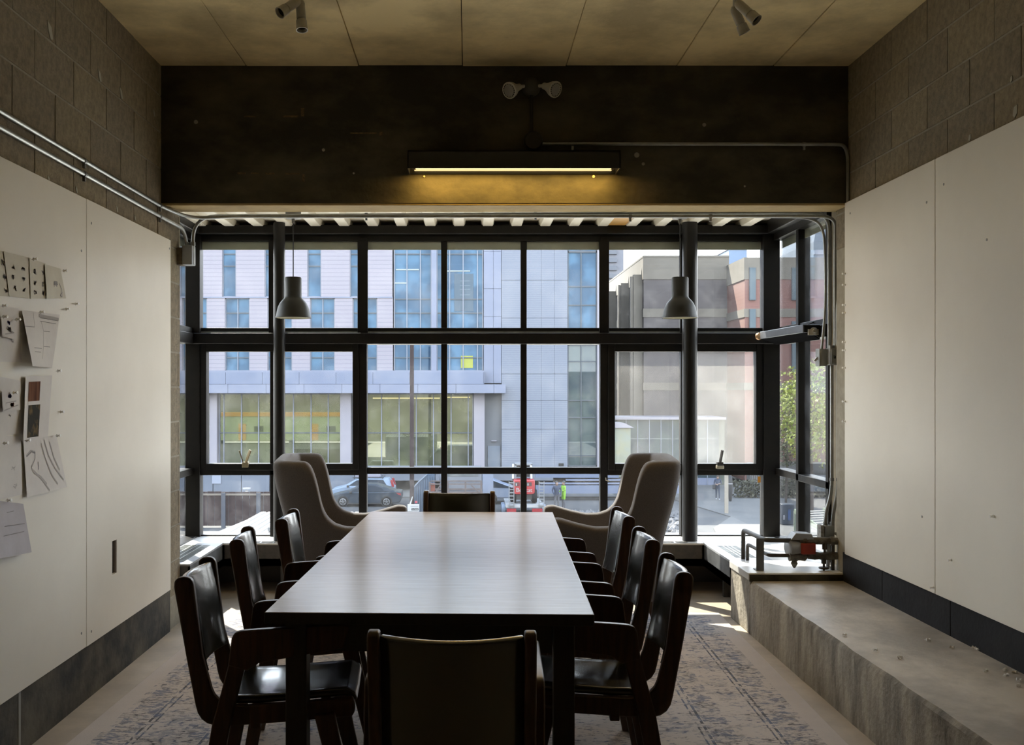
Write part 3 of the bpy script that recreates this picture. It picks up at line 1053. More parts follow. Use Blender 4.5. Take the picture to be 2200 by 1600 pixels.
# ------------------------------------------------------------------ pendant lamps
def pendant(x, y, label):
    t = thing('pendant_lamp', label, 'pendant lamp', (x, y, 0), group='grey pendant lamps')
    zr = 1.846
    prof = [(.112, 0), (.1145, .002), (.114, .006), (.108, .02), (.105, .04), (.098, .068), (.086, .095), (.070, .115), (.060, .124), (.054, .135), (.0535, .145), (.0535, .255), (.050, .262), (.012, .264)]
    MB().lathe([(r, zr + h) for r, h in prof], n=40).build('lamp_shade', M_lamp, t, smooth=True, fix=False)
    inn = [(r - .003, zr + h + .001) for r, h in prof[:-3]] + [(.03, zr + .24)]
    MB().lathe([(r, h) for r, h in inn], n=40, ).build('shade_lining', M_lampin, t, smooth=True)
    for o in list(t.children):
        bm = bmesh.new()
        bm.from_mesh(o.data)
        big = [f for f in bm.faces if len(f.verts) > 4 and abs(f.calc_center_median().z - (zr + .0005)) < .003]
        bmesh.ops.delete(bm, geom=big, context='FACES_ONLY')
        bm.to_mesh(o.data)
        bm.free()
    MB().lathe([(.020, zr + .10), (.026, zr + .07), (.022, zr + .045), (.008, zr + .036)], n=16).build('bulb', mat('bulb_off', (.7, .7, .66), .2), t, smooth=True)
    MB().tube([(0, 0, zr + .26), (0, 0, 2.505)], .0035, 8).build('cord', M_black, t, smooth=True)
    MB().lathe([(.008, 2.455), (.010, 2.478), (.012, 2.482), (.047, 2.486), (.050, 2.490), (.050, 2.533)], n=28).build('ceiling_cap', mat('cap_grey', (.16, .15, .13), .5), t, smooth=True)
    return t


pendant(FX(630, 6.65), 6.65, 'grey pendant lamp hanging by the column on the pinned-papers side')
pendant(FX(1461, 6.65), 6.65, 'grey pendant lamp hanging by the column on the concrete ledge side')

# ------------------------------------------------------------------ wall lamp on the beam
fx0, fx1 = FX(876, 5.62), FX(1332, 5.62)
wlamp = thing('wall_lamp', 'lit black fluorescent trough lamp on the concrete beam', 'lamp', ((fx0 + fx1) / 2, 5.70, 0))
hw = (fx1 - fx0) / 2
mb = MB()
zt, zbm = 2.684, 2.588
mb.box(-hw, hw, -.10, -.094, zbm, zt).box(-hw, hw, .062, .068, zbm + .004, zt).box(-hw, hw, -.10, .068, zt - .006, zt).box(-hw, -hw + .006, -.10, .068, zbm, zt).box(hw - .006, hw, -.10, .068, zbm, zt)
mb.build('housing', M_black, wlamp)
M_tube = mat('lit_tube', (.9, .8, .5), .4, emit=(1.0, .70, .25), estr=4.0)
MB().tube([(-hw + .04, -.02, zbm + .03), (hw - .04, -.02, zbm + .03)], .016, 12).build('lamp_tube', M_tube, wlamp, smooth=True)
box(-hw + .008, hw - .008, -.092, .060, zt - .03, zt - .026).build('reflector', mat('cream_reflector', (.85, .72, .42), .5), wlamp)
for s in (-1, 1):
    box(s * (hw - .03) - .01, s * (hw - .03) + .01, -.04, 0.0, zbm + .012, zt - .03).build('lamp_holder', M_black, wlamp)
for px, w in ((911, .006), (1276, .008)):
    x = FX(px, 5.76) - (fx0 + fx1) / 2
    MB().lathe([(w, 0), (w, .006), (w * .4, .010)], (x, .078, zbm - .03 + .02), (0, -1, 0), 8).build('mount_screw', MATS['cream_reflector'], wlamp)
al = bpy.data.lights.new('wall_lamp_light', 'AREA')
al.shape = 'RECTANGLE'
al.size, al.size_y = fx1 - fx0 - .06, .10
al.energy = 9.0
al.color = (1.0, .60, .12)
box(-hw + .03, hw - .03, -.085, .055, zbm + .016, zbm + .019).build('diffuser', mat('lit_diffuser', (.9, .8, .5), .5, emit=(1.0, .78, .36), estr=.95), wlamp)
alo = bpy.data.objects.new('lamp_glow', al)
COL.objects.link(alo)
alo.parent = wlamp
alo.location = (0, -.02, zbm + .006)
alo.rotation_euler = (0, 0, 0)

# ------------------------------------------------------------------ conduits and boxes
def conduit(name, label, pts, r=.0105, m=None, bend=.09, clips=(), group=None, wall=None):
    t = MB().tube(rounded(pts, bend, 7), r, 10).build(name, m or M_galv, smooth=True)
    tag(t, label, 'conduit', group)
    for c in clips:
        c, n = Vector(c[0]), Vector(c[1])
        q = MB()
        q.lathe([(r + .0005, -.009), (r + .003, -.009), (r + .003, .009), (r + .0005, .009)], c, n, 10, close=True)
        q.box(c.x - .006, c.x + .006, c.y - .006, c.y + .006, c.z - r - .022, c.z - r)
        q.build('clip', M_galvd, t)
    return t


XC = XL + 0.016
conduit('conduit', 'upper steel conduit along the left block wall bending under the beam',
        [(XC, BACK + .3, 2.406), (XC, 5.80, 2.406), (XC + .09, 6.03, 2.385), (XC + .3, 6.045, 2.400), (1.96, 6.045, 2.402), (2.155, 6.05, 2.402), (2.155, 6.06, 2.27), (2.155, 6.06, 1.62)], bend=.12,
        clips=(((XC, 4.59, 2.406), (0, 1, 0)), ((XC, 5.72, 2.406), (0, 1, 0)), ((.95, 6.045, 2.402), (1, 0, 0)), ((1.42, 6.045, 2.402), (1, 0, 0))))
conduit('conduit', 'lower steel conduit along the left block wall dropping to a box',
        [(XC, BACK + .3, 2.347), (XC, 5.80, 2.347), (XC + .035, 6.12, 2.33), (-1.665, 6.13, 2.13)], bend=.10,
        clips=(((XC, 4.59, 2.347), (0, 1, 0)), ((XC, 5.72, 2.347), (0, 1, 0))))
conduit('conduit', 'steel conduit under the white deck from the left box to the right boxes',
        [(-1.630, 6.13, 2.13), (-1.630, 6.13, 2.415), (1.93, 6.07, 2.428), (2.130, 6.09, 2.428), (2.130, 6.09, 2.2), (2.130, 6.09, 1.62)], bend=.14,
        clips=(((-.6, 6.112, 2.419), (1, 0, 0)), ((.4, 6.10, 2.422), (1, 0, 0))))
conduit('conduit', 'thin steel conduit dropping beside the hanging strip light channel',
        [(1.75, 6.09, 2.405), (2.0, 6.10, 2.405), (2.10, 6.10, 2.36), (2.115, 6.11, 2.15), (2.115, 6.11, 1.86), (2.09, 6.105, 1.62)], r=.008, bend=.12)
conduit('conduit', 'dull steel conduit hugging the concrete jamb above the switch boxes',
        [(2.175, 5.995, 2.30), (2.172, 6.02, 2.20), (2.172, 6.03, 1.95), (2.165, 6.05, 1.86), (2.165, 6.05, 1.62)], r=.013, m=M_galvd, bend=.08)
conduit('conduit', 'steel conduit rising from the sill box to the switch box, outer of two',
        [(2.172, 6.06, 1.55), (2.172, 6.06, .78), (2.14, 6.06, .66), (2.14, 6.06, .50)], bend=.08, clips=(((2.172, 6.06, .86), (0, 0, 1)),))
conduit('conduit', 'steel conduit rising from the sill box to the switch box, inner of two',
        [(2.138, 6.07, 1.55), (2.138, 6.07, .78), (2.10, 6.07, .66), (2.10, 6.07, .50)], bend=.08, clips=(((2.138, 6.07, .86), (0, 0, 1)),))
conduit('conduit', 'dark steel conduit across the beam bending down beside the right wall',
        [(FX(1150, 5.76), 5.757, FZ(309, 5.76)), (2.03, 5.757, FZ(310, 5.76)), (2.118, 5.757, FZ(312, 5.76) - .0), (2.118, 5.757, 2.43)], r=.010, m=M_galvd, bend=.10,
        clips=(((FX(1727, 5.76), 5.757, FZ(310, 5.76)), (1, 0, 0)), ((FX(1230, 5.76), 5.757, FZ(310, 5.76)), (1, 0, 0))))


def ebox(name, label, c, s, front='plate', group=None, m=None):
    t = thing(name, label, 'electrical box', (c[0], c[1], 0), group=group)
    hx, hy, hz = s[0] / 2, s[1] / 2, s[2] / 2
    box(-hx, hx, -hy, hy, c[2] - hz, c[2] + hz).build('box_body', m or M_galvd, t, bevel=.004)
    return t


e1 = ebox('switch_box', 'steel switch box under the conduits beside the right jamb', (2.152, 6.06, FZ(766, 6.06)), (.082, .075, .098))
z = FZ(766, 6.06)
box(-.036, .036, -.046, -.038, z - .044, z + .044).build('cover_plate', M_galvd, e1, bevel=.003)
MB().bar((-.02, -.045, z), (-.02, -.062, z - .006), .009, .014).build('toggle', M_black, e1)
MB().tube([(-.02, 0, z + .045), (-.02, 0, z + .066)], .016, 8).tube([(.02, 0, z + .045), (.02, 0, z + .066)], .016, 8).build('connector', M_galvd, e1, smooth=True)
e2 = ebox('switch_box', 'narrow steel box left of the switch box, facing the bay', (2.092, 6.10, FZ(768, 6.1)), (.040, .07, .10))
z = FZ(768, 6.1)
box(-.028, -.020, -.034, .034, z - .052, z + .052).build('cover_plate', M_galvd, e2, bevel=.002)
MB().bar((-.028, 0, z), (-.045, 0, z - .02), .01, .012).build('toggle', M_white, e2)
e3 = ebox('junction_box', 'steel junction box at the end of the left wall conduits', (-1.655, 6.13, FZ(549, 6.13)), (.060, .08, .115), m=mat('box_blue_grey', (.36, .38, .4), .45, metal=.4))
z = FZ(549, 6.13)
box(-.070, -.031, -.035, .035, z - .058, z + .045).build('back_plate', mat('rust_plate', (.2, .165, .12), .8, (.1, .08, .06), 20), e3, bevel=.003)
MB().tube([(-.01, 0, z + .057), (-.01, 0, z + .08)], .015, 8).tube([(.025, 0, z + .057), (.025, 0, z + .08)], .015, 8).build('connector', M_galvd, e3, smooth=True)
e4 = ebox('junction_box', 'steel outlet box standing over the pipes on the sunlit sill', (2.115, 6.07, FZ(1144, 6.07)), (.058, .06, .088), m=M_galv)
z = FZ(1144, 6.07)
box(-.052, -.031, -.034, .034, z - .046, z + .046).build('cover_plate', mat('outlet_face', (.12, .12, .11), .6, (.35, .35, .33), 60), e4, bevel=.002)
MB().tube([(.025, 0, z + .04), (.025, 0, z + .062)], .015, 8).tube([(-.015, 0, z + .04), (-.015, 0, z + .062)], .014, 8).build('connector', M_galvd, e4, smooth=True)
MB().tube(arc((.03, -.01, z), (.055, -.03, z - .07), (.06, -.02, z)), .008, 8).build('flex_cable', M_white, e4, smooth=True)
for e, zl in ((e4, z - .044),):
    MB().tube([(0, 0, .345), (0, 0, zl + .01)], .012, 8).build('stem', M_galvd, e, smooth=True)

# emergency twin-head light and black dome box on the beam
px0, py0 = 1142, 184
em = thing('emergency_light', 'pale twin-headed emergency light high on the dark beam', 'light', (FX(px0, 5.74), 5.77, 0))
z0 = FZ(py0, 5.74)
MB().lathe([(.052, -.01), (.052, .012), (.045, .028), (.028, .040), (.008, .044)], (0, 0, z0), (0, -1, 0), 24).build('mount', mat('mount_grey', (.055, .055, .052), .5), em, smooth=True)
for s, px, py in ((-1, 1098, 193), (1, 1189, 191)):
    c = W(px, py, 5.66) - Vector((em.location.x, 5.77, 0))
    d = (Vector((s * .55, -.65, -.38))).normalized()
    hd = MB().lathe([(.012, -.10), (.018, -.092), (.020, -.07), (.026, -.05), (.040, -.02), (.045, 0), (.0455, .008), (.040, .010), (.038, .004), (.0, .004)], c + d * .01, d, 24).build('lamp_head', mat('aged_white', (.46, .44, .38), .5), em, smooth=True)
    MB().lathe([(.030, .0), (.030, .007), (.0, .009)], c + d * .01, d, 20).build('lens', mat('dim_lens', (.26, .25, .22), .35), hd, smooth=True)
    MB().tube([(s * .035, -.02, z0), c - d * .085], .010, 8).build('lamp_arm', MATS['aged_white'], hd, smooth=True)
    r = MB()
    a0 = d.orthogonal().normalized()
    b0 = d.cross(a0)
    for k in range(18):
        q = c + d * .019 + (a0 * math.cos(k * PI / 9) + b0 * math.sin(k * PI / 9)) * .034
        r.lathe([(.003, 0), (.003, .002)], q, d, 5)
    r.build('vent_holes', M_dark, hd)
db = thing('conduit_box', 'round black box on the beam above the trough lamp', 'electrical box', (FX(1146, 5.74), 5.775, 0))
z1 = FZ(302, 5.74)
MB().lathe([(.054, -.006), (.054, .03), (.046, .042), (.01, .044)], (0, 0, z1), (0, -1, 0), 20).build('cover', M_black, db, smooth=True)
MB().tube([(-.01, -.015, z1 + .04), (-.01, -.015, z0 - .04)], .010, 8).build('riser', M_black, db, smooth=True)
box(-.03, .03, -.02, .003, 2.686, z1 - .03).build('neck', M_black, db)

# ------------------------------------------------------------------ ceiling spotlights
M_spot = mat('spot_grey', (.46, .44, .37), .45, (.36, .34, .29), 20)


def spots(label, mx, my, heads):
    t = thing('ceiling_spotlight', label, 'spotlight', (mx, my, 0), group='twin ceiling spotlights')
    MB().lathe([(.055, CEIL + .01), (.055, CEIL - .02), (.045, CEIL - .03), (.012, CEIL - .034)], n=20).build('mount', M_white, t, smooth=True)
    for (ax, ay, az), (bx_, by_, bz_) in heads:
        a = Vector((ax - mx, ay - my, az))
        b = Vector((bx_ - mx, by_ - my, bz_))
        d = (b - a).normalized()
        Ls = (b - a).length
        pr = [(.008, -.01), (.017, 0), (.020, .012), (.0205, Ls * .62), (.0175, Ls * .63), (.0175, Ls * .66), (.0235, Ls * .67), (.025, Ls * .97), (.0262, Ls), (.0225, Ls), (.0215, Ls - .016), (0.0, Ls - .018)]
        hd = MB().lathe(pr, a, d, 22).build('lamp_head', M_spot, t, smooth=True)
        MB().lathe([(.0205, Ls - .014), (.0, Ls - .013)], a, d, 18).build('lens', M_dark, hd)
        MB().tube([(0, 0, CEIL - .03), (a.x * .6, a.y * .6, a.z + .03), tuple(a)], .007, 8).build('swivel_arm', M_spot, hd, smooth=True)
    return t


ys = 4.45
spots('twin spotlight on the ceiling over the pinned papers side', FX(644, ys), ys - .03,
      ((tuple(W(640, 2, ys)), tuple(W(601, 28, ys - .06))), (tuple(W(645, 4, ys + .02)), tuple(W(649, 65, ys)))))
spots('twin spotlight on the ceiling over the ledge side', FX(1576, ys), ys - .03,
      ((tuple(W(1585, 7, ys)), tuple(W(1626, 44, ys - .05))), (tuple(W(1577, 18, ys + .05)), tuple(W(1600, 71, ys + .06)))))

# ------------------------------------------------------------------ strip light channel over the side window
st = thing('strip_light', 'grey strip light channel with an open end across the side window', 'light', (2.09, 6.72, 0))
zt = 1.785
MB().prism([(-.052, zt), (.055, zt), (.055, zt - .050), (-.052, zt - .050)], -.40, .44, lambda a, b, u: (a - u * .03, u, b)).build('housing', mat('strip_paint', (.22, .23, .26), .35, (.17, .18, .2), 7, metal=.2), st, bevel=.003)
MB().prism([(-.048, zt - .051), (.055, zt - .051), (.055, zt - .092), (.02, zt - .070)], -.39, .43, lambda a, b, u: (a - u * .03, u, b)).build('reflector', mat('matt_black', (.012, .012, .013), 1.0, spec=0.0), st)
MB().prism([(-.046, zt - .006), (.050, zt - .006), (.050, zt - .086), (.010, zt - .056), (-.046, zt - .046)], -.406, -.399, lambda a, b, u: (a + .012, u, b)).build('open_end', M_dark, st)
MB().lathe([(.022, 0), (.022, .016), (.012, .02), (.010, .028)], (.022, -.404, zt - .040), (0, -1, 0), 14).box(-.012, .05, -.42, -.404, zt - .066, zt - .03).build('lamp_socket', mat('socket_cream', (.55, .52, .44), .5), st, smooth=True)
MB().lathe([(.024, 0), (.026, .01), (.024, .02), (.017, .02), (.016, .002)], (-.062, .455, zt - .03), (-.5, 1, 0), 14).build('end_ring', mat('copper', (.45, .26, .12), .4, metal=.6), st, smooth=True)
MB().bar((.10, -.2, zt + .03), (.03, -.2, zt), .02, .006).bar((.10, .3, zt + .03), (.03, .3, zt), .02, .006).build('bracket', M_black, st)

# ------------------------------------------------------------------ heating pipes on the shelf
pp = thing('heating_pipes', 'black iron pipe loop with valves above the sunlit shelf', 'pipework', (1.80, 6.05, 0))
ox, oy = 1.80, 6.05


def rel(*ps):
    return [(p[0] - ox, p[1] - oy, p[2]) for p in ps]


xv = FX(1597, 6.36)
MB().tube(rounded(rel((xv, 6.36, .345), (xv, 6.36, .522), (xv + .02, 5.96, .520), (2.14, 5.96, .512)), .03, 4), .0135, 10).build('pipe', M_iron, pp, smooth=True)
xv2 = FX(1606, 6.30)
MB().tube(rounded(rel((xv2, 6.30, .345), (xv2, 6.30, .445), (xv2 + .03, 5.96, .432), (2.14, 5.96, .428)), .025, 4), .0105, 10).build('pipe', M_iron, pp, smooth=True)
MB().tube(rel((1.91, 5.96, .517), (2.0, 5.958, .516), (2.135, 5.96, .513)), .021, 10).build('pipe_lagging', M_scale, pp, smooth=True)
MB().tube(rel((1.96, 5.96, .430), (2.0, 5.96, .430), (2.03, 5.955, .430), (2.08, 5.96, .43), (2.14, 5.96, .428)), [.018, .024, .019, .026, .02], 10).build('pipe_lagging', M_scale, pp, smooth=True)
for x, z in ((2.055, .512), (2.05, .43)):
    MB().tube(rel((x, 5.955, z + .01), (x, 5.95, z - .045)), .014, 10).lathe([(.026, -.0), (.03, .006), (.026, .012)], (x - ox, 5.95 - oy, z - .075), (0, 0, 1), 14).tube(rel((x, 5.95, z - .045), (x, 5.95, z - .09)), .007, 8).build('valve', M_iron, pp, smooth=True)
MB().tube(rel((2.105, 5.96, .50), (2.105, 5.962, .345)), .012, 8).build('drop_pipe', M_iron, pp, smooth=True)
for x in (1.94, 2.10):
    for z in (.514, .43):
        MB().lathe([(.022, -.012), (.027, -.008), (.027, .008), (.022, .012)], (x - ox, 5.96 - oy, z), (1, 0, 0), 8).build('pipe_union', M_scale, pp)
# flow valve with red head between the pipes
cx = FX(1712, 5.96) - ox
MB().prism([(-.06, 0), (.075, 0), (.06, .035), (-.03, .04)], -.05, .045, lambda a, b, u: (cx + a + .02, u - .09 + .03, .522 + b)).build('actuator_tray', mat('tray_steel', (.3, .31, .32), .45, metal=.5), pp, bevel=.004)
MB().lathe([(.038, -.035), (.05, -.03), (.05, .03), (.04, .035)], (cx - .018, -.075, .475), (1, .2, 0), 18).build('motor_can', MATS['tray_steel'], pp, smooth=True)
box(cx + .015, cx + .098, -.13, -.05, .442, .505).build('valve_head', mat('valve_red', (.34, .035, .018), .5, (.22, .025, .015), 18), pp, bevel=.006)
MB().tube([(cx - .01, -.09, .50), (cx - .01, -.09, .40)], .016, 10).lathe([(.03, -.045), (.026, -.02), (.026, .02), (.03, .045)], (cx + .0, -.09, .428), (1, 0, 0), 12).lathe([(.012, 0), (.02, -.02), (.006, -.045)], (cx - .015, -.09, .405), (0, 0, 1), 10).build('valve_body', M_scale, pp, smooth=True)
bk = tag(MB().box(FX(1621, 5.97), FX(1636, 5.97) + .004, 5.93, 5.938, .347, .535).box(FX(1621, 5.97), FX(1636, 5.97), 5.938, 6.0, .347, .353).build('pipe_bracket', M_rad, bevel=.002), 'upright flat steel plate bracket holding the pipe loop', 'bracket')

# ------------------------------------------------------------------ papers pinned to the left board
PX = bxl + 0.018


def onboard(px, py, d=0.0):
    x = PX + d
    y = -x * F / (CX - px)
    y = abs(x) * F / (CX - px)
    return Vector((x, y, H - (py - CY) * y / F))


def sheet_of_paper(label, q, m, curl=(0, 0, 0), lift=.003, n=10, marks=(), shadow=0, group='drawings pinned to the white board'):
    """q: pixel corners TL, TR, BR, BL on the board; curl: how far the bottom right, bottom and right edge leave it"""
    g = MB()
    c = [onboard(*p) for p in q]

    def at(u, v, d=0.0):
        p = (c[0] * (1 - u) + c[1] * u) * (1 - v) + (c[3] * (1 - u) + c[2] * u) * v
        x = lift + .35 * (curl[0] * (u * v) ** 2 + curl[1] * v * v * (1 - u)) + .5 * abs(curl[2]) * (1 - u) ** 2 * (.3 + .7 * v)
        # keep the outline where the photograph has it
        k = (abs(PX) - x - d) / abs(PX)
        return Vector((PX + x + d, p.y * k, H + (p.z - H) * k))
    for j in range(n + 1):
        for i in range(n + 1):
            g.v.append(tuple(at(i / n, j / n)))
    for j in range(n):
        for i in range(n):
            a = j * (n + 1) + i
            g.f.append((a, a + 1, a + n + 2, a + n + 1))
    o = g.build('paper', m, smooth=True)
    tag(o, label, 'paper', group)
    for nm, mm, pts, w in marks:
        k = MB()
        if nm == 'photo_print':
            (u0, v0), (u1, v1) = pts
            vs = [[tuple(at(u0 + (u1 - u0) * i / 4, v0 + (v1 - v0) * j / 4, .0012)) for i in range(5)] for j in range(5)]
            b = len(k.v)
            for r in vs:
                k.v += r
            for j in range(4):
                for i in range(4):
                    a = b + j * 5 + i
                    k.f.append((a, a + 1, a + 6, a + 5))
        else:
            for line in pts:
                P = [at(u, v, .001) for u, v in line]
                for i in range(len(P) - 1):
                    e = (P[i + 1] - P[i])
                    nrm = Vector((0, -e.z, e.y))
                    nrm = nrm.normalized() * w / 2 if nrm.length > 0 else Vector((0, 0, w / 2))
                    b = len(k.v)
                    k.v += [tuple(P[i] - nrm), tuple(P[i] + nrm), tuple(P[i + 1] + nrm), tuple(P[i + 1] - nrm)]
                    k.f.append((b, b + 1, b + 2, b + 3))
        k.build(nm, mm, o, fix=False)
    return o


def scribble(u, v, r, k, rnd):
    """one loose pencil blot as a zigzag"""
    return [(u + rnd.uniform(-1, 1) * r * .9, v + rnd.uniform(-1, 1) * r * .7) for _ in range(k)]


R = random.Random(5)
blots = lambda n, r=.10, u0=.15, u1=.85, v0=.15, v1=.85, k=9: [scribble(R.uniform(u0, u1), R.uniform(v0, v1), r, k, R) for _ in range(n)]
grid = lambda cols_, rows_, r: [scribble(u, v, r, 14, R) for u in cols_ for v in rows_]
sheet_of_paper('tracing sheet of small plant sketches at the frame edge, top row', [(-40, 533), (12, 540), (22, 637), (-30, 634)], M_tracing, marks=(('pencil_sketch', M_pencil, grid((.4, .85), (.25, .55, .85), .10), .0035),))
sheet_of_paper('wide tracing sheet with two rows of flower sketches, top row', [(8, 540), (66, 554), (68, 642), (20, 636)], M_tracing, lift=.006, marks=(('pencil_sketch', M_pencil, grid((.28, .68), (.3, .55, .8), .085), .0035),))
sheet_of_paper('narrow tracing sheet of sketches beside the flower sheet, top row', [(63, 554), (98, 566), (101, 641), (66, 641)], M_tracing, lift=.009, marks=(('pencil_sketch', M_pencil, grid((.3, .8), (.3, .6, .85), .10), .0035),))
sheet_of_paper('last tracing sheet with one dark plant sketch, top row', [(96, 567), (130, 577), (142, 641), (101, 641)], M_tracing, lift=.012, curl=(.0, .0, .01), marks=(('pencil_sketch', M_pencil, [scribble(.55, .55, .13, 22, R), [(.75, .5), (.85, .7), (.8, .95), (.7, .9), (.85, .8)]], .0035),))
sheet_of_paper('plain grey sheet behind the small blue sketch', [(-40, 650), (40, 662), (47, 778), (-40, 776)], M_paper, marks=(('pencil_sketch', M_pencil2, blots(5, .06), .002),))
blue = mat('blue_pencil', (.18, .18, .42), .9)
red = mat('red_pencil', (.62, .30, .24), .9)
sheet_of_paper('small sketch of a blue-topped object', [(2, 676), (34, 683), (38, 730), (5, 723)], M_paper, lift=.012, marks=(('blue_drawing', blue, [scribble(.5, .28, .12, 18, R)], .0045), ('pencil_sketch', M_pencil2, [scribble(.45, .6, .2, 22, R), [(.2, .85), (.8, .7), (.5, .62)]], .004)))
sheet_of_paper('curling line drawing of a wall and door', [(47, 666), (129, 676), (112, 790), (70, 786)], M_paper, curl=(.0, .08, .05), lift=.004,
               marks=(('line_drawing', M_pencil, [[(.0, .28), (.28, .28)], [(.28, .28), (.28, .02)], [(.45, .10), (.97, .12)], [(.45, .16), (.92, .18)], [(.48, .16), (.55, .34), (.55, .62), (.5, .85)], [(.55, .34), (.75, .34)], [(.55, .62), (.8, .62)], [(.2, .66), (.48, .66)], [(.2, .73), (.45, .73)]], .0022), ('shaded_band', M_pencil2, [[(.42, .05), (.98, .08)], [(.42, .07), (.98, .10)]], .008)))
sheet_of_paper('white sheet under the blue and red sketch', [(-40, 800), (44, 818), (49, 932), (-40, 940)], M_paper, marks=(('pencil_sketch', M_pencil2, blots(6, .05), .002),))
sheet_of_paper('small sketch coloured blue above and red below', [(4, 840), (40, 836), (44, 880), (6, 884)], M_paper, lift=.012, marks=(('blue_drawing', blue, [scribble(.45, .27, .13, 16, R)], .0045), ('red_drawing', red, [scribble(.55, .72, .13, 16, R)], .005), ('pencil_sketch', M_pencil2, [[(.1, .95), (.9, .75)], [(.2, .6), (.8, .55)]], .004)))
ph1 = mat('photo_brown', (.26, .13, .08), .9, (.12, .055, .04), 30, (1, 1, .15), spec=.05)
ph2 = mat('photo_dark', (.34, .24, .11), .9, (.06, .06, .055), 16, lo=.5, hi=.74, spec=.05)
sheet_of_paper('white sheet with two printed photos, brown above dark', [(55, 808), (112, 806), (103, 938), (50, 946)], M_paper, curl=(.0, .012, .03), lift=.008,
               marks=(('photo_print', ph1, ((.13, .09), (.56, .40)), 0), ('photo_print', ph2, ((.15, .46), (.60, .97)), 0)))
sheet_of_paper('large faint pencil sheet near the frame edge', [(-40, 930), (44, 938), (48, 1062), (-40, 1082)], M_paper, curl=(0, .02, 0), marks=(('pencil_sketch', M_pencil2, blots(8, .07), .0022),))
sheet_of_paper('skewed sheet with flowing pencil contours', [(50, 946), (121, 934), (144, 1046), (58, 1068)], M_paper, curl=(.03, .02, .0), lift=.007,
               marks=(('contour_drawing', M_pencil2, [[(.05, .28), (.18, .2), (.3, .24), (.28, .35), (.16, .5), (.22, .6), (.38, .7), (.5, .85)], [(.5, .1), (.56, .4), (.66, .7), (.78, .9)], [(.6, .05), (.66, .35), (.78, .6), (.95, .85)], [(.75, .1), (.8, .4), (.9, .65)], [(.2, .55), (.4, .75), (.55, .98)]], .007), ('dark_stroke', M_pencil, [[(.36, .42), (.35, .52), (.33, .56)], [(.06, .29), (.2, .22), (.3, .26)]], .005)))
sheet_of_paper('lilac grey sheet curling away from the board, lowest', [(-30, 1072), (50, 1082), (68, 1186), (-20, 1204)], M_lilac, curl=(.05, .03, .05), lift=.01,
               marks=(('pencil_sketch', M_pencil, [[(.4, .45), (.95, .4)], [(.35, .62), (.9, .56)], [(.5, .2), (.7, .16)]], .0025),))
for px, py, lab in ((70, 557, 'at the top of the flower sketch sheets'), (135, 582, 'at the corner of the last tracing sheet'), (160, 653, 'alone on bare board, nearest the board joint'), (140, 664, 'alone on bare board just right of the wall-and-door drawing'),
                    (85, 671, 'at the top of the curling wall-and-door drawing'), (122, 797, 'just above the printed photo sheet, to its right'), (128, 885, 'alone to the right of the printed photo sheet'), (120, 936, 'at the right corner of the contour sketch'),
                    (55, 946, 'at the left corner of the contour sketch'), (7, 952, 'at the top of the large faint pencil sheet'), (14, 1075, 'at the top of the curling lilac sheet'), (5, 681, 'at the left of the blue-topped sketch'),
                    (33, 687, 'at the right of the blue-topped sketch'), (4, 657, 'at the top of the plain grey sheet'), (27, 844, 'at the top of the blue and red sketch')):
    pin(onboard(px, py, .016 if px < 125 else .001), (1, -.2, .1), 'clear push pin ' + lab, 'clear push pins in the left board')
for px, py, lab in ((2135, 1108, 'highest of three'), (2045, 1202, 'middle of three'), (2006, 1261, 'lowest of three')):
    y = (bxr - .018) * F / (px - CX)
    p = W(px, py, y)
    p.x = bxr - .0165
    pin(p, (-1, -.2, -.1), 'clear push pin stuck low in the board over the ledge, ' + lab, 'clear push pins low in the right board')
for i, py in enumerate((588, 612, 655, 672, 735, 752, 790, 862, 905)):
    y = 5.775
    pin(Vector((bxr - .0165, y, H - (py - CY) * y / F)), (-1, -.25, 0), 'clear push pin on the board edge by the conduits, ' + ORD[i] + ' from the top', 'clear push pins down the board edge')

# ================================================================== OUTSIDE
GZ = -6.2
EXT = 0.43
room_mat = mat


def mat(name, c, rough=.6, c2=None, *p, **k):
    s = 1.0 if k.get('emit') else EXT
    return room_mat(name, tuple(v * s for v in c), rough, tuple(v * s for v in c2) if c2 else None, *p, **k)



def gy(py):
    """depth of the street seen at image row py"""
    return (H - GZ) * F / (py - CY)


def lines_mat(name, c, c2, pitch, width, rough=.8, axis=2, off=0.0):
    """cladding with thin course lines"""
    m = bpy.data.materials.new(name)
    m.use_nodes = True
    nt = m.node_tree
    b = nt.nodes['Principled BSDF']
    b.inputs['Roughness'].default_value = rough
    tc = nt.nodes.new('ShaderNodeTexCoord')
    sp = nt.nodes.new('ShaderNodeSeparateXYZ')
    nt.links.new(tc.outputs['Object'], sp.inputs[0])
    a = nt.nodes.new('ShaderNodeMath')
    a.operation = 'MULTIPLY_ADD'
    a.inputs[1].default_value = 1 / pitch
    a.inputs[2].default_value = 100.0 + off
    nt.links.new(sp.outputs[axis], a.inputs[0])
    f = nt.nodes.new('ShaderNodeMath')
    f.operation = 'FRACT'
    nt.links.new(a.outputs[0], f.inputs[0])
    l = nt.nodes.new('ShaderNodeMath')
    l.operation = 'LESS_THAN'
    l.inputs[1].default_value = width / pitch
    nt.links.new(f.outputs[0], l.inputs[0])
    mx = nt.nodes.new('ShaderNodeMixRGB')
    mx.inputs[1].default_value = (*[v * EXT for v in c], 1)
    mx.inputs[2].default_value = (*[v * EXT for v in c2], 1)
    nt.links.new(l.outputs[0], mx.inputs[0])
    nt.links.new(mx.outputs[0], b.inputs['Base Color'])
    return m


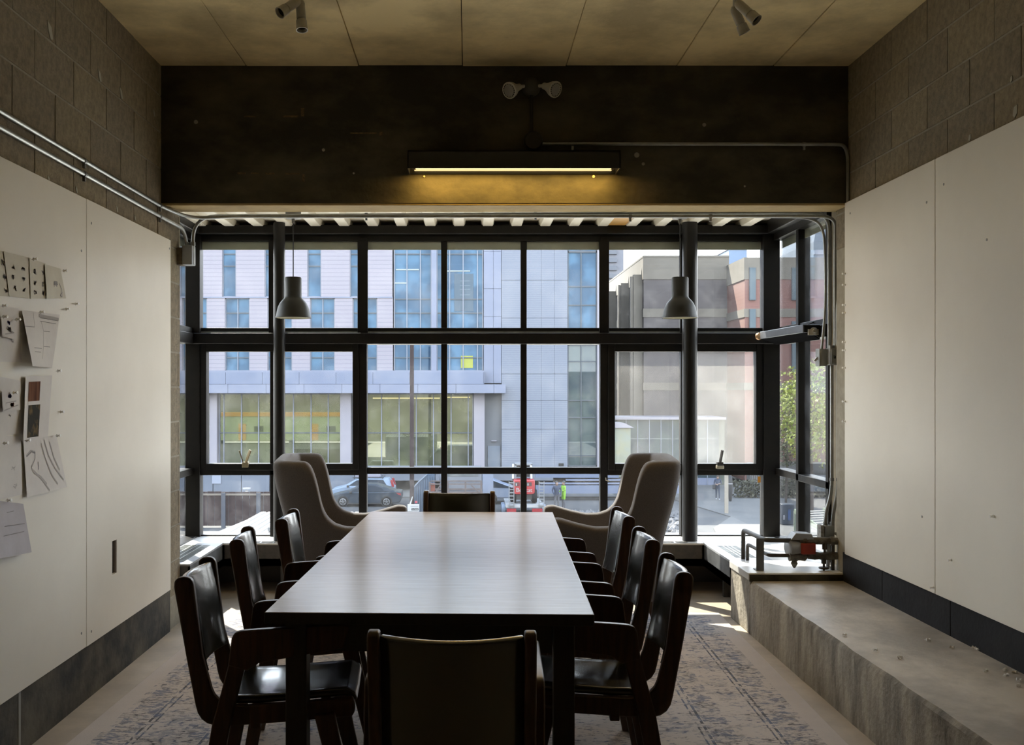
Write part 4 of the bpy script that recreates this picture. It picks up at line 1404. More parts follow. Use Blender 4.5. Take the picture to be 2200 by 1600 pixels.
M_asph = mat('asphalt', (.085, .085, .088), .9, (.055, .055, .058), .35, detail=9)
M_walk = mat('street_concrete', (.15, .148, .145), .85, (.12, .118, .116), .5, detail=8)
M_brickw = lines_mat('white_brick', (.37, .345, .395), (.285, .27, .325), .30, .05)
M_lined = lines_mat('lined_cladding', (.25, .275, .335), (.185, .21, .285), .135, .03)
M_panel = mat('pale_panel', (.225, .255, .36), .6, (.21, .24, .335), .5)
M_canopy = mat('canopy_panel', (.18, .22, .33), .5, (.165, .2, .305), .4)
M_canopy2 = mat('canopy_edge', (.225, .255, .36), .5, (.21, .24, .34), .4)
M_colw = mat('white_column', (.36, .345, .40), .6)
G_sky = mirror_glass('sky_glass', (.55, .75, .95), (.042, .085, .135), .022, (.022, .045, .078))  # blue of the reflected sky is painted into the base colour
G_sky2 = mirror_glass('green_grey_glass', (.7, .75, .8), (.040, .055, .055), .05, (.022, .034, .042))
G_base = mirror_glass('shop_glass', (.80, .84, .66), (.055, .060, .030), .15, (.028, .033, .018))
M_mull = mat('facade_mullion', (.24, .27, .34), .5)
M_mulld = mat('facade_mullion_dark', (.055, .075, .10), .5)

street = struct('street', box(-160, 160, 8, 320, GZ - .3, GZ), M_asph, 'grey asphalt street below the window')
struct('bounce_ground', box(-13, 16, 8, 38, GZ - .1, GZ + .02), room_mat('bounce_concrete', (.46, .43, .38), .85, (.38, .36, .32), .5), 'unseen pale ground added below the window to bounce sunlight up')  # unseen ground, added pale to bounce sunlight up to the ceiling
struct('sidewalk', box(-70, 10.2, 71.0, 76, GZ - .1, GZ + .10), M_walk, 'pale sidewalk in front of the white facade')
pl = struct('plaza', None, None, 'pale concrete walkway past the tree')
MB().prism([(13.2, 55.5), (15.4, 60.5), (12.6, 78), (10.6, 84), (60, 84), (60, 36), (15, 36), (12.6, 52)], GZ - .1, GZ + .05, lambda a, b, t: (a, b, t)).build('slab', M_walk, pl)

# ------------------------------------------------------------------ white office building across the street
YF = 75.0
of = thing('office_building', 'white brick office building with tall blue windows across the street', 'building', (0, YF, GZ))


def fx(px, y=YF):
    return (px - CX) * y / F


def fz(py, y=YF):
    return H - (py - CY) * y / F - GZ          # relative to the building's base


def fbox(p0, p1, q0, q1, ya, yb):
    """box over the pixel rectangle p0..p1 x q0..q1 (q0 above), from ya to yb in front of or behind the facade plane"""
    return MB().box(fx(p0), fx(p1), ya, yb, fz(q1), fz(q0))


TOP = 275
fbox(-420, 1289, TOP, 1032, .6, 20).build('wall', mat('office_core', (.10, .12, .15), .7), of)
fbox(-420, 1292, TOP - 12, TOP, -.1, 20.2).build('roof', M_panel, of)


def fwindow(p0, p1, q0, q1, glass, vx=(), hz=(), d=.25, mm=None, w=.07):
    """window frame with mullions, its panes as children"""
    mm = mm or M_mull
    a, b, c, e = fx(p0), fx(p1), fz(q1), fz(q0)
    mb = MB().box(a, a + w, d - .12, d + .1, c, e).box(b - w, b, d - .12, d + .1, c, e).box(a, b, d - .12, d + .1, c, c + w).box(a, b, d - .12, d + .1, e - w, e)
    o = mb.build('window', mm, of)
    xs = [a] + [fx(v) for v in vx] + [b]
    zs = [c] + sorted(fz(v) for v in hz) + [e]
    mu = MB()
    for v in xs[1:-1]:
        mu.box(v - w / 2, v + w / 2, d - .10, d + .06, c, e)
    if len(mu.v):
        mu.build('mullion', mm, o)
    ba = MB()
    for v in zs[1:-1]:
        ba.box(a, b, d - .08, d + .06, v - w * .6, v + w * .6)
    if len(ba.v):
        ba.build('transom', M_mulld, o)
    for i in range(len(xs) - 1):
        for j in range(len(zs) - 1):
            box(xs[i], xs[i + 1], d, d + .03, zs[j], zs[j + 1]).build('pane', glass, o)
    return o


# narrow windows and piers, upper band and lower band
k0 = -9
for k in range(k0, 4):
    a = 477 + 91.5 * k
    fwindow(a, min(a + 30, 790), TOP + 10, 638, G_sky, hz=(545, 571) if k > -2 else (545,))
    fbox(a + 30, min(a + 91.5, 844), TOP, 638, 0, .6).build('pier', M_brickw, of)
    b = 483 + 91.5 * k
    fwindow(b, b + 53, 640, 797, G_sky if True else G_sky2, vx=(b + 27,), hz=(672, 768))
    fbox(b + 53, min(b + 91.5, 844), 638, 797, 0, .6).build('pier', M_brickw, of)
fbox(-420, 477 + 91.5 * k0, TOP, 797, 0, .6).build('pier', M_brickw, of)
fbox(-420, 844, 637, 640, -.05, .6).build('floor_band', M_panel, of)
# big window with the white fin
fwindow(846, 927, TOP + 10, 797, G_sky, vx=(874, 903), hz=(545, 642, 672, 768), mm=M_mull)
fwindow(938, 1038, TOP + 10, 797, G_sky, vx=(966, 995, 1026), hz=(545, 642, 672, 768), mm=M_mull)
fbox(927, 938, TOP, 800, -.25, .5).build('fin', M_panel, of)
fbox(976, 1017, 587, 668, .215, .245).build('display_board', mat('board_inside', (.05, .10, .15), .6), of)
for q in (602, 612, 620, 632):
    fbox(988, 1010, q, q + 1.5, .205, .215).build('board_line', mat('board_rule', (.14, .2, .25), .6), of)
fbox(990, 1016, 764, 790, .215, .245).build('yellow_wall', mat('lime_wall', (.42, .45, .08), .8), of)
# metal panel strip, lined cladding in panels, corner glass
for a, b in ((1039, 1060), (1060, 1077)):
    for q0, q1 in ((TOP, 540), (540, 620), (620, 680), (680, 738), (738, 823)):
        fbox(a + .3, b - .3, q0 + .3, q1 - .3, -.02, .6).build('panel', M_panel, of)
for a, b in ((1077.5, 1131), (1131, 1163), (1163, 1191), (1191, 1219.5)):
    for q0, q1 in ((TOP, 440), (440, 520), (520, 602), (602, 683), (683, 803), (803, 860), (860, 922), (922, 1012)):
        if a > 1100 or q1 < 845 or True:
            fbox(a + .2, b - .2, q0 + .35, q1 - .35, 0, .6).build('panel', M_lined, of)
fwindow(1220, 1283, TOP + 10, 540, G_sky, vx=(1249,), hz=(460,), mm=M_mulld)
fwindow(1220, 1283, 540, 740, G_sky, vx=(1249,), hz=(615, 655), mm=M_mulld)
fwindow(1220, 1283, 740, 1002, G_sky2, vx=(1249,), hz=(776, 860, 897, 979), mm=M_mulld)
fbox(1283, 1290, TOP, 1012, -.1, 1.2).build('corner_trim', M_colw, of)
# canopy over the shop front, in lengths
for a, b in [(-420, 20), (20, 180)] + [(180 + 78 * i, min(180 + 78 * (i + 1), 1040)) for i in range(12) if 180 + 78 * i < 1040]:
    fbox(a + .3, b - .3, 800, 825, -1.1, .6).build('canopy_panel', M_canopy, of)
for a, b in [(-420, 20), (20, 180)] + [(180 + 80 * i, min(180 + 80 * (i + 1), 1085)) for i in range(12) if 180 + 80 * i < 1085]:
    fbox(a + .3, b - .3, 825.6, 844, -1.5, .6).build('canopy_panel', M_canopy2, of)
fbox(-420, 1040, 796, 800, -.9, .6).build('canopy_cap', M_panel, of)
# shop front
for a, b, vs in ((-60, 452, range(-45, 452, 38)), (469, 732, (479, 517, 554, 592, 629, 667, 704)), (756, 1017, (782, 819, 857, 894, 931, 969, 1006))):
    fwindow(a, b, 845, 1003, G_base, vx=tuple(v for v in vs if a < v < b), hz=(930,), d=.35)
for a, b in ((452, 468), (732, 755), (1018, 1041)):
    fbox(a, b, 844, 1020, -.3, .5).build('column', M_colw, of)
fbox(1041, 1077, 844, 1012, .3, .6).build('recess_panel', mat('recess_grey', (.16, .17, .19), .7), of)
fbox(1048, 1075, 958, 1004, .24, .3).build('service_door', mat('door_blue_grey', (.17, .205, .26), .5), of)
fbox(1056, 1067, 946, 948, .1, .3).build('door_lamp', M_colw, of)
fbox(1200, 1211, 995, 1001, -.03, .0).build('vent_grille', M_dark, of)
fbox(-420, 1292, 1003, 1032, -.05, .6).build('plinth', mat('plinth_grey', (.20, .22, .27), .7), of)
# lamps glowing inside the glass
M_in = mat('ceiling_strip', (.06, .055, .03), .5, emit=(1.0, .86, .38), estr=.75)
for a, b, q in ((800, 945, 854), (960, 1010, 852)):
    fbox(a, b, q, q + 2.6, .30, .345).build('ceiling_lamp', M_in, of)
M_in2 = mat('blue_white_strip', (.04, .05, .05), .5, emit=(.8, .95, 1.0), estr=.55)
for a, b, q in ((848, 875, 606), (960, 1010, 580), (850, 900, 577)):
    fbox(a, b, q, q + 2.5, .20, .245).build('ceiling_lamp', M_in2, of)

# low blue-grey barrier on the far kerb and dark fence nearer
b1_ = thing('barrier', 'blue grey site barrier along the foot of the white building', 'barrier', (0, 73.0, GZ))
x = -26.0
while x < -6.5:
    box(x + .02, x + 1.98, 0, .25, 0, 1.5).build('panel', mat('barrier_blue', (.19, .22, .28), .6, (.16, .19, .25), .6), b1_, bevel=.02)
    x += 2.0
box(fx(455, 72.9), fx(474, 72.9), -.05, 0, fz(1039, 72.9), 1.6).build('notice', mat('notice_white', (.36, .40, .50), .6), b1_)
fn = thing('board_fence', 'brown timber fence beyond the sunlit white roof', 'fence', (0, 56, GZ))
x = -16.0
i = 0
while x < -9.3:
    box(x, x + .36, 0, .05, .1, 1.95 + random.uniform(-.02, .02)).build('board', mat('fence_brown', (.085, .06, .058), .9, (.06, .042, .042), 3, spec=.1), fn)
    if i % 5 == 2:
        box(x, x + .22, -.12, 0, 0, 1.9).build('post', mat('fence_post', (.075, .085, .11), .8), fn)
    x += .38
    i += 1
box(-16, -9.3, -.05, 0, 1.75, 1.85).build('rail', mat('fence_rail', (.25, .21, .17), .7), fn)
# grey bin wall and sunlit white roof, near
rf = thing('flat_roof', 'sunlit white ribbed roof with pipes lying on it', 'roof', (0, 40, GZ))
zr = -3.80 - GZ
x = -8.6
MB().prism([(-9.2 + 8.6 - 8.55, -4), (-8.45, 3.0), (-4.2, 3.0), (-3.4, -4)], 0, zr, lambda a, b, t: (a, b, t)).build('wall', mat('roof_wall', (.10, .11, .13), .8), rf)
for i in range(16):
    a = -8.56 + i * .28
    MB().prism([(a - .12, 0), (a + .12, 0), (a + .09, .03), (a - .09, .03)], -4.05, 3.02, lambda u, v, t: (u + t * .02, t, zr + v)).build('roof_sheet', mat('roof_white', (.22, .22, .215), .6, (.18, .18, .175), 2), rf)
for i, (p, q) in enumerate((((-7.1, -3.0), (-6.2, 2.9)), ((-6.7, -2.6), (-6.0, 2.9)), ((-6.9, .4), (-6.2, 1.7)), ((-6.55, .0), (-5.9, 1.2)), ((-6.1, -3), (-5.3, 1)))):
    m = mat('pale_pipe', (.30, .30, .29), .5) if i < 2 else mat('brown_pipe', (.10, .07, .07), .5)
    tag(MB().tube([(p[0], 40 + p[1], GZ + zr + (.11 if i < 2 else .27)), (q[0], 40 + q[1], GZ + zr + (.11 if i < 2 else .27))], .08 if i < 2 else .06, 10).build('pipe', m, smooth=True),
        ('long white pipe lying on the sunlit roof, leftmost', 'long white pipe lying on the sunlit roof, second from the left', 'short brown pipe on the sunlit roof, by the white pipes', 'short brown pipe on the sunlit roof, beside another brown one', 'brown pipe on the sunlit roof, farthest right')[i], 'pipe', 'pipes lying on the white roof')
hy = thing('hydrant', 'white bell-topped street hydrant behind the brown fence', 'hydrant', (fx(530, 62), 62, GZ))
MB().lathe([(.20, 0), (.20, .06), (.14, .08), (.13, .55), (.17, .58), (.17, .64), (.12, .70), (.08, .85), (.03, .9)], (0, 0, .55), n=16).build('barrel', mat('hydrant_white', (.55, .56, .58), .5), hy, smooth=True)
MB().tube([(-.25, 0, 1.0), (.25, 0, 1.0)], .08, 10).build('nozzle', MATS['hydrant_white'], hy, smooth=True)
MB().lathe([(.24, 1.5), (.25, 1.53), (.24, 1.58), (.05, 1.6)], n=16).build('bonnet', MATS['hydrant_white'], hy, smooth=True)
MB().lathe([(.22, 0), (.22, .56)], n=12).build('base', M_walk, hy)

# ------------------------------------------------------------------ cars
M_rub = mat('tyre_rubber', (.02, .02, .021), .9, spec=.1)
M_rim = mat('alloy', (.48, .50, .53), .35, metal=.5)
M_glassd = mat('car_glass', (.03, .04, .055), .15, spec=.10)


def car(name, label, x, y, L, col, prof, roof, windows, wheels, wr, width=1.76, extra=None):
    """car seen from its left flank, nose towards -x. prof: body outline (x, z); roof: cabin outline"""
    t = thing(name, label, 'car', (x, y, GZ))
    m = mat(name + '_paint', col, .4, spec=.12)
    hw = width / 2
    body = MB().prism(prof, -hw, hw, lambda a, b, u: (a, u, b)).build('body', m, t, bevel=.06, segs=3)
    g = MB()
    n = len(roof)
    zmin, zmax = min(p[1] for p in roof), max(p[1] for p in roof)
    for s in (-1, 1):
        for a, b in roof:
            k = (b - zmin) / (zmax - zmin)
            g.v.append((a, s * (hw - .03 - .20 * k), b))
    g.f.append(tuple(range(n)))
    g.f.append(tuple(range(2 * n - 1, n - 1, -1)))
    for i in range(n):
        j = (i + 1) % n
        g.f.append((i, n + i, n + j, j))
    g.build('cabin', m, t, bevel=.03, segs=2)
    for w in windows:
        for s in (-1, 1):
            q = MB()
            pts = []
            for a, b in w:
                k = (b - zmin) / (zmax - zmin)
                pts.append((a, s * (hw - .03 - .20 * k + .006), b))
            q.quad(*pts)
            o = q.build('window', M_glassd, t, fix=False)
            sd = o.modifiers.new('thickness', 'SOLIDIFY')
            sd.thickness = .006
    for wx in wheels:
        for s in (-1, 1):
            o = MB().lathe([(wr * .62, -.10), (wr * .9, -.11), (wr, -.07), (wr, .07), (wr * .9, .11), (wr * .62, .10)], (wx, s * (hw - .09), wr), (0, 1, 0), 24).build('wheel', M_rub, t, smooth=True)
            MB().lathe([(wr * .63, 0), (wr * .63, .02), (wr * .55, .012), (wr * .1, .02), (.0, .022)], (wx, s * (hw + .005), wr), (0, s, 0), 20).build('rim_shadow', M_black, o)
            sp = MB()
            for k in range(5):
                an = k * 2 * PI / 5 + .3
                sp.bar((wx, s * (hw + .035), wr), (wx + math.cos(an) * wr * .58, s * (hw + .03), wr + math.sin(an) * wr * .58), .012, .10, (0, 1, 0))
                sp.bar((wx, s * (hw + .035), wr), (wx + math.cos(an + .25) * wr * .58, s * (hw + .03), wr + math.sin(an + .25) * wr * .58), .012, .05, (0, 1, 0))
            sp.lathe([(wr * .56, -.01), (wr * .66, -.01), (wr * .66, .025), (wr * .58, .03)], (wx, s * (hw + .012), wr), (0, s, 0), 20, close=True)
            sp.build('rim', M_rim, o)
            MB().lathe([(wr * 1.14, .0), (wr * 1.14, .012), (.02, .013)], (wx, s * (hw - .004), wr + .01), (0, s, 0), 24).build('wheel_arch', M_dark, o)
    if extra:
        extra(t, hw, m)
    return t


def sedan_extra(t, hw, m):
    for s in (-1, 1):
        MB().bar((-.98, s * (hw + .10), .93), (-.82, s * (hw + .10), .95), .14, .13).build('mirror', M_black, t, bevel=.02)
        for a in (-.62, .40):
            MB().bar((a + .55, s * (hw + .012), .80), (a + .75, s * (hw + .012), .815), .03, .035).build('door_handle', m, t)
        for a, zb in ((-1.02, .30), (.02, .28), (1.02, .38)):
            MB().bar((a, s * (hw + .002), zb), (a + .02, s * (hw + .002), .84), .006, .012).build('door_seam', M_dark, t)
        MB().prism([(2.12, .78), (2.30, .72), (2.27, .88), (1.98, .90)], hw - .25, hw + .012, lambda a, b, u: (a, s * u, b)).build('tail_light', mat('tail_red', (.38, .02, .03), .3), t)
        MB().prism([(-2.24, .60), (-1.85, .74), (-1.95, .62)], hw - .25, hw - .02, lambda a, b, u: (a, s * u, b)).build('headlight', mat('lamp_glass', (.55, .58, .62), .2), t)
    box(-1.3, 1.35, -hw - .01, hw + .01, .19, .235).build('sill_strip', M_black, t)
    MB().bar((.45, -hw + .19, 1.15), (.92, -hw + .19, 1.14), .01, .10).build('painted_glint', mat('glint', (.45, .52, .6), .3), t)  # pale bar painted on as a glint in the side window


YC = 66.6
car('sedan_car', 'dark grey sedan parked across the street beside the hatchback', fx(787, YC), YC, 4.6, (.055, .07, .09),
    [(-2.28, .28), (-2.30, .52), (-2.18, .70), (-1.6, .86), (-1.2, .93), (1.3, .95), (2.05, 1.00), (2.30, .96), (2.32, .60), (2.22, .28), (1.3, .20), (-1.3, .20)],
    [(-1.25, .90), (-.30, 1.38), (.10, 1.44), (.70, 1.41), (1.25, 1.25), (1.95, .98)],
    [[(-.92, .97), (-.28, 1.31), (.02, 1.34), (.02, .98)], [(.10, .98), (.10, 1.345), (.65, 1.32), (1.05, 1.18), (1.22, 1.02)]],
    (-1.40, 1.37), .325, extra=sedan_extra)


def hatch_extra(t, hw, m):
    for s in (-1, 1):
        MB().prism([(1.93, 1.02), (2.10, .98), (1.98, 1.42), (1.84, 1.46)], hw - .2, hw + .0, lambda a, b, u: (a, s * u, b)).build('tail_light', MATS['tail_red'], t)
        MB().bar((-.7, s * (hw - .22), 1.58), (1.4, s * (hw - .22), 1.58), .04, .04).bar((-.6, s * (hw - .22), 1.5), (-.6, s * (hw - .22), 1.58), .04, .04).bar((1.3, s * (hw - .22), 1.5), (1.3, s * (hw - .22), 1.58), .04, .04).build('roof_rail', M_black, t)
        MB().bar((-1.05, s * (hw + .1), 1.02), (-.9, s * (hw + .1), 1.04), .14, .14).build('mirror', M_black, t, bevel=.02)
    box(-.55, 1.15, -.5, .5, 1.56, 1.86).build('roof_box', mat('roof_box', (.36, .36, .44), .4), t, bevel=.08, segs=3)


car('hatchback_car', 'silver blue estate car with roof box parked behind the sedan', fx(782, 69.6), 69.6, 4.4, (.30, .38, .50),
    [(-2.2, .28), (-2.22, .60), (-2.05, .82), (-1.3, 1.0), (1.7, 1.02), (2.1, .98), (2.12, .45), (2.05, .26), (1.2, .2), (-1.2, .2)],
    [(-1.3, .98), (-.5, 1.46), (.2, 1.55), (1.7, 1.52), (2.02, 1.02)],
    [[(-.95, 1.05), (-.42, 1.40), (.1, 1.45), (.1, 1.05)], [(.18, 1.05), (.18, 1.46), (1.35, 1.44), (1.6, 1.08)]],
    (-1.35, 1.32), .33, extra=hatch_extra)

# ------------------------------------------------------------------ pole, sign, container, trailer, loader
pol = thing('utility_pole', 'brown street pole in front of the parked cars', 'pole', (fx(885, 61), 61, GZ))
MB().lathe([(.135, 0), (.13, 4), (.115, 11.1), (.0, 11.15)], n=14).build('shaft', mat('pole_brown', (.075, .055, .055), .8, (.06, .045, .045), 5, spec=.1), pol, smooth=True)
MB().lathe([(.22, 0), (.22, .25), (.14, .35)], n=14).build('base', M_walk, pol)
sg = thing('road_sign', 'small white road sign at the foot of the street pole', 'sign', (fx(888, 52), 52, GZ))
zs = H - (1090 - CY) * 52 / F - GZ
box(-.29, .30, -.012, .012, zs - .20, zs + .17).build('sign_board', mat('sign_white', (.60, .60, .60), .5), sg, bevel=.01)
box(-.03, .03, .012, .07, 0, zs).build('post', M_galvd, sg)
MB().prism([(-.2, zs + .17), (-.12, zs + .17), (-.02, zs + .55), (-.06, zs + .55)], .0, .02, lambda a, b, t: (a, t, b)).build('sign_flag', MATS['sign_white'], sg)
box(.08, .2, -.02, .02, zs + .22, zs + .32).build('sign_flasher', mat('flasher_red', (.5, .05, .08), .4), sg)
box(-.10, .27, -.018, -.012, zs - .15, zs - .03).build('text_band', mat('band_black', (.03, .03, .03), .6), sg)


def lettering(txt, size, loc, parent, m, name='lettering', depth=.002, rot=(PI / 2, 0, 0)):
    c = bpy.data.curves.new(name, 'FONT')
    c.body = txt
    c.size = size
    c.align_x = 'CENTER'
    c.extrude = depth
    c.materials.append(m)
    tmp = bpy.data.objects.new(name, c)
    COL.objects.link(tmp)
    me = bpy.data.meshes.new_from_object(tmp.evaluated_get(bpy.context.evaluated_depsgraph_get()))
    bpy.data.objects.remove(tmp)
    o = bpy.data.objects.new(name, me)
    COL.objects.link(o)
    o.parent = parent
    o.location = loc
    o.rotation_euler = rot
    return o


lettering('CLOSED', .11, (.085, -.021, zs - .135), sg, MATS['sign_white'])
lettering('SIDEWALK', .085, (.06, -.015, zs + .03), sg, mat('sign_grey', (.28, .28, .3), .6))

ct = thing('site_container', 'blue corrugated container with sloping top behind the far armchair', 'container', (0, 62, GZ))
zc = lambda py: H - (py - CY) * 62 / F - GZ
p0, p1 = fx(889, 62), fx(934, 62)
MB().prism([(p0, 0), (p1, 0), (p1, zc(1018)), (fx(916, 62), zc(1020)), (fx(900, 62), zc(1034)), (p0, zc(1046))], 0, 1.6, lambda a, b, t: (a, t, b)).build('skip_body', mat('container_blue', (.085, .13, .20), .6), ct)
n = 9
for i in range(n):
    a = p0 + (p1 - p0) * (i + .25) / n
    top = zc(1046) + (zc(1020) - zc(1046)) * min(1, max(0, (a - p0) / (p1 - p0) * 1.5))
    box(a, a + .07, -.04, 0, .05, top - .1).build('rib', MATS['container_blue'], ct)
MB().bar((p0, -.03, zc(1046)), (fx(900, 62), -.03, zc(1034)), .08, .06).bar((fx(900, 62), -.03, zc(1034)), (fx(917, 62), -.03, zc(1019)), .08, .06).build('rim', mat('rim_pale', (.33, .38, .46), .5), ct)

tr = thing('flatbed_truck', 'flatbed truck with timber side rails behind the far armchair', 'truck', (0, 60, GZ))
zt6 = lambda py: H - (py - CY) * 60 / F - GZ
a, b = fx(922, 60), fx(1037, 60)
M_timber = mat('truck_timber', (.17, .13, .12), .7, (.12, .09, .085), 3)
M_bed = mat('truck_bed', (.40, .37, .32), .6)
box(a, b, 0, 2.0, zt6(1072), zt6(1063)).build('bed', M_bed, tr)
for q0, q1 in ((1056, 1060), (1038.5, 1041)):
    box(a, b, -.03, .05, zt6(q1), zt6(q0)).build('rail', M_timber, tr)
    box(a, b, 1.95, 2.0, zt6(q1), zt6(q0)).build('rail', M_timber, tr)
for q in (923, 962, 1000, 1034):
    box(fx(q, 60) - .05, fx(q, 60) + .05, -.02, .06, zt6(1064), zt6(1035)).build('stake', M_timber, tr)
MB().bar((fx(1012, 60), -.02, zt6(1042)), (fx(1030, 60), -.02, zt6(1058)), .05, .07).bar((fx(935, 60), -.02, zt6(1058)), (fx(946, 60), -.02, zt6(1042)), .05, .07).build('brace', M_timber, tr)
box(fx(925, 60), fx(934, 60), .2, .7, zt6(1056), zt6(1040)).build('orange_canister', mat('canister', (.30, .075, .04), .6), tr)
box(fx(942, 60), fx(1037, 60), 2.3, 4.2, .5, zt6(1012)).build('cab', mat('cab_grey', (.22, .235, .27), .5), tr, bevel=.08)
box(fx(958, 60), fx(1028, 60), 2.27, 2.3, zt6(1030), zt6(1017)).build('cab_window', mat('cab_glass', (.10, .12, .13), .3, (.25, .26, .27), .9), tr)
box(fx(1038, 60), fx(1062, 60), 2.3, 3.0, 0, zt6(1012)).build('headboard', mat('headboard_blue', (.26, .30, .40), .6), tr)
for x in (a + .6, b - .6):
    for yy in (.25, 1.85):
        o = MB().lathe([(.2, -.12), (.4, -.12), (.42, 0), (.4, .12), (.2, .12)], (x, yy, .42), (0, 1, 0), 18).build('wheel', M_rub, tr, smooth=True)

ld = thing('skid_loader', 'red skid-steer loader with white lettering seen from behind', 'loader', (fx(1126, 61), 61, GZ))
zl = lambda py: H - (py - CY) * 61 / F - GZ
lx = lambda px: fx(px, 61) - fx(1126, 61)
M_red = mat('loader_red', (.50, .035, .04), .35)
M_ldw = mat('loader_white', (.52, .52, .52), .4)
box(lx(1104), lx(1149), 0, 1.3, zl(1062), zl(1031)).build('tailgate', M_red, ld, bevel=.05, segs=3)
for p, q in ((1106, 1116), (1131, 1142)):
    o = box(lx(p), lx(q), -.02, .02, zl(1044), zl(1036)).build('lamp_panel', M_black, ld)
    box(lx(p + 2.2), lx(p + 4.4), -.035, -.02, zl(1043), zl(1038)).build('tail_lamp', M_ldw, o)
    box(lx(p + 6.2), lx(p + 8), -.035, -.02, zl(1043), zl(1038)).build('tail_lamp', MATS['tail_red'], o)
box(lx(1106), lx(1147), .1, 1.5, zl(1074), zl(1062)).build('chassis', M_black, ld)
for p, q in ((1103, 1109), (1143, 1149)):
    MB().bar((lx(p), .6, zl(1031)), (lx(p + (1 if p < 1126 else 0)), 1.0, zl(1000)), .12, .14).build('lift_arm', M_ldw, ld)
MB().box(lx(1108), lx(1146), .9, 1.9, zl(1002), zl(998)).box(lx(1108), lx(1111), .9, 1.9, zl(1031), zl(1000)).box(lx(1143), lx(1146), .9, 1.9, zl(1031), zl(1000)).build('roll_cage', mat('cage_grey', (.30, .31, .33), .5), ld)
box(lx(1112), lx(1142), 1.8, 1.85, zl(1030), zl(1003)).build('cage_mesh', mat('cage_mesh', (.13, .13, .14), .6, (.35, .35, .36), 14), ld)
for s in (-1, 1):
    for yy in (.35, 1.35):
        MB().lathe([(.18, -.14), (.38, -.15), (.41, 0), (.38, .15), (.18, .14)], (s * .62, yy, zl(1082) + .42), (1, 0, 0), 18).build('wheel', M_rub, ld, smooth=True)
lettering('Bobcat', .34, (0, -.012, zl(1056.5)), ld, mat('letter_white', (.6, .6, .6), .5))
tl_ = thing('equipment_trailer', 'grey trailer with raised ladder ramps under the red loader', 'trailer', (fx(1126, 61), 60.6, GZ))
M_ramp = mat('ramp_steel', (.30, .31, .32), .5, metal=.3)
box(lx(1086), lx(1166), -.1, 3.5, zl(1088), zl(1082)).build('deck', M_ldw, tl_)
for p, q in ((1092, 1104), (1156, 1168)):
    mb = MB().box(lx(p), lx(p + 1.6), -.2, -.12, zl(1087), zl(1032)).box(lx(q - 1.6), lx(q), -.2, -.12, zl(1087), zl(1032))
    o = mb.build('ramp', M_ramp, tl_)
    for k in range(8):
        qy = 1034 + k * 7
        box(lx(p), lx(q), -.19, -.13, zl(qy + 2), zl(qy)).build('rung', M_ramp, o)
for s in (-1, 1):
    for yy in (1.2, 2.2):
        MB().lathe([(.1, -.1), (.30, -.11), (.32, 0), (.30, .11), (.1, .1)], (s * 1.2, yy, .32), (1, 0, 0), 18).build('wheel', mat('trailer_wheel', (.25, .31, .42), .6), tl_, smooth=True)
box(lx(1088), lx(1108), -.16, -.1, zl(1097), zl(1090)).build('lamp_bar', MATS['tail_red'], tl_)
box(lx(1142), lx(1164), -.16, -.1, zl(1097), zl(1090)).build('lamp_bar', MATS['tail_red'], tl_)
MB().tube([(0, 3.5, .5), (0, 5, .5)], .05, 8).build('drawbar', M_black, tl_)
pk = thing('pickup_truck', 'pale blue pickup truck partly hidden by the loader', 'truck', (fx(1088, 68), 68, GZ))
MB().prism([(-1.6, .4), (1.9, .4), (1.9, 1.0), (.6, 1.05), (-.3, 1.35), (-1.2, 1.75), (-1.6, 1.75)], -.9, .9, lambda a, b, t: (a, t, b)).build('body', mat('pickup_blue', (.22, .27, .37), .4), pk, bevel=.06)
MB().prism([(-.35, 1.08), (.45, 1.05), (-.25, 1.3), (-1.1, 1.62), (-1.1, 1.1)], -.92, .92, lambda a, b, t: (a, t, b)).build('window', M_glassd, pk)
for x in (-1.0, 1.25):
    for s in (-1, 1):
        MB().lathe([(.2, -.1), (.36, -.1), (.38, 0), (.36, .1), (.2, .1)], (x, s * .85, .38), (0, 1, 0), 18).build('wheel', M_rub, pk, smooth=True)

# pale beams stacked by the kerb, rubble heap
bs = thing('beam_stack', 'pale steel beams laid along the kerb behind the workers', 'beams', (0, 70, GZ))
for i, (a, b, q0, q1) in enumerate(((1150, 1330, 1012, 1026), (1215, 1440, 1029, 1032), (1160, 1470, 1036, 1039), (1150, 1470, 1041, 1058))):
    box(fx(a, 70), fx(b, 70), -.2 * i, .4 - .2 * i, fz(q1, 70), fz(q0, 70)).build('beam', M_canopy2 if i in (1, 2) else M_canopy, bs)
box(fx(1190, 70), fx(1470, 70), .45, .6, fz(1060, 70), fz(1026, 70)).build('timber_bearer', mat('bearer', (.14, .12, .10), .8), bs)
rb = MB()
r2 = random.Random(9)
for i in range(900):
    px = r2.uniform(1178, 1470)
    y = r2.uniform(50, 63)
    x = fx(px, y)
    hgt = max(0, 1 - ((px - 1330) / 190) ** 2) * .6 * max(0, 1 - ((y - 56.5) / 7) ** 2)
    s = r2.uniform(.06, .22)
    z = GZ + r2.uniform(0, max(.02, hgt))
    o_ = len(rb.v)
    for v in ((-1, -1, -.3), (1, -1, -.3), (1, 1, -.3), (-1, 1, -.3), (r2.uniform(-.5, .5), r2.uniform(-.5, .5), .7)):
        rb.v.append((x + v[0] * s * r2.uniform(.6, 1.2), y + v[1] * s * r2.uniform(.6, 1.2), z + v[2] * s))
    rb.f += [(o_, o_ + 1, o_ + 4), (o_ + 1, o_ + 2, o_ + 4), (o_ + 2, o_ + 3, o_ + 4), (o_ + 3, o_, o_ + 4)]
ro = rb.build('rubble', mat('rubble_grey', (.22, .215, .215), .9, (.13, .125, .13), 1.5))
ro['kind'] = 'stuff'
tag(ro, 'grey broken rubble heaped on the street behind the ledge-side wing chair', 'rubble')

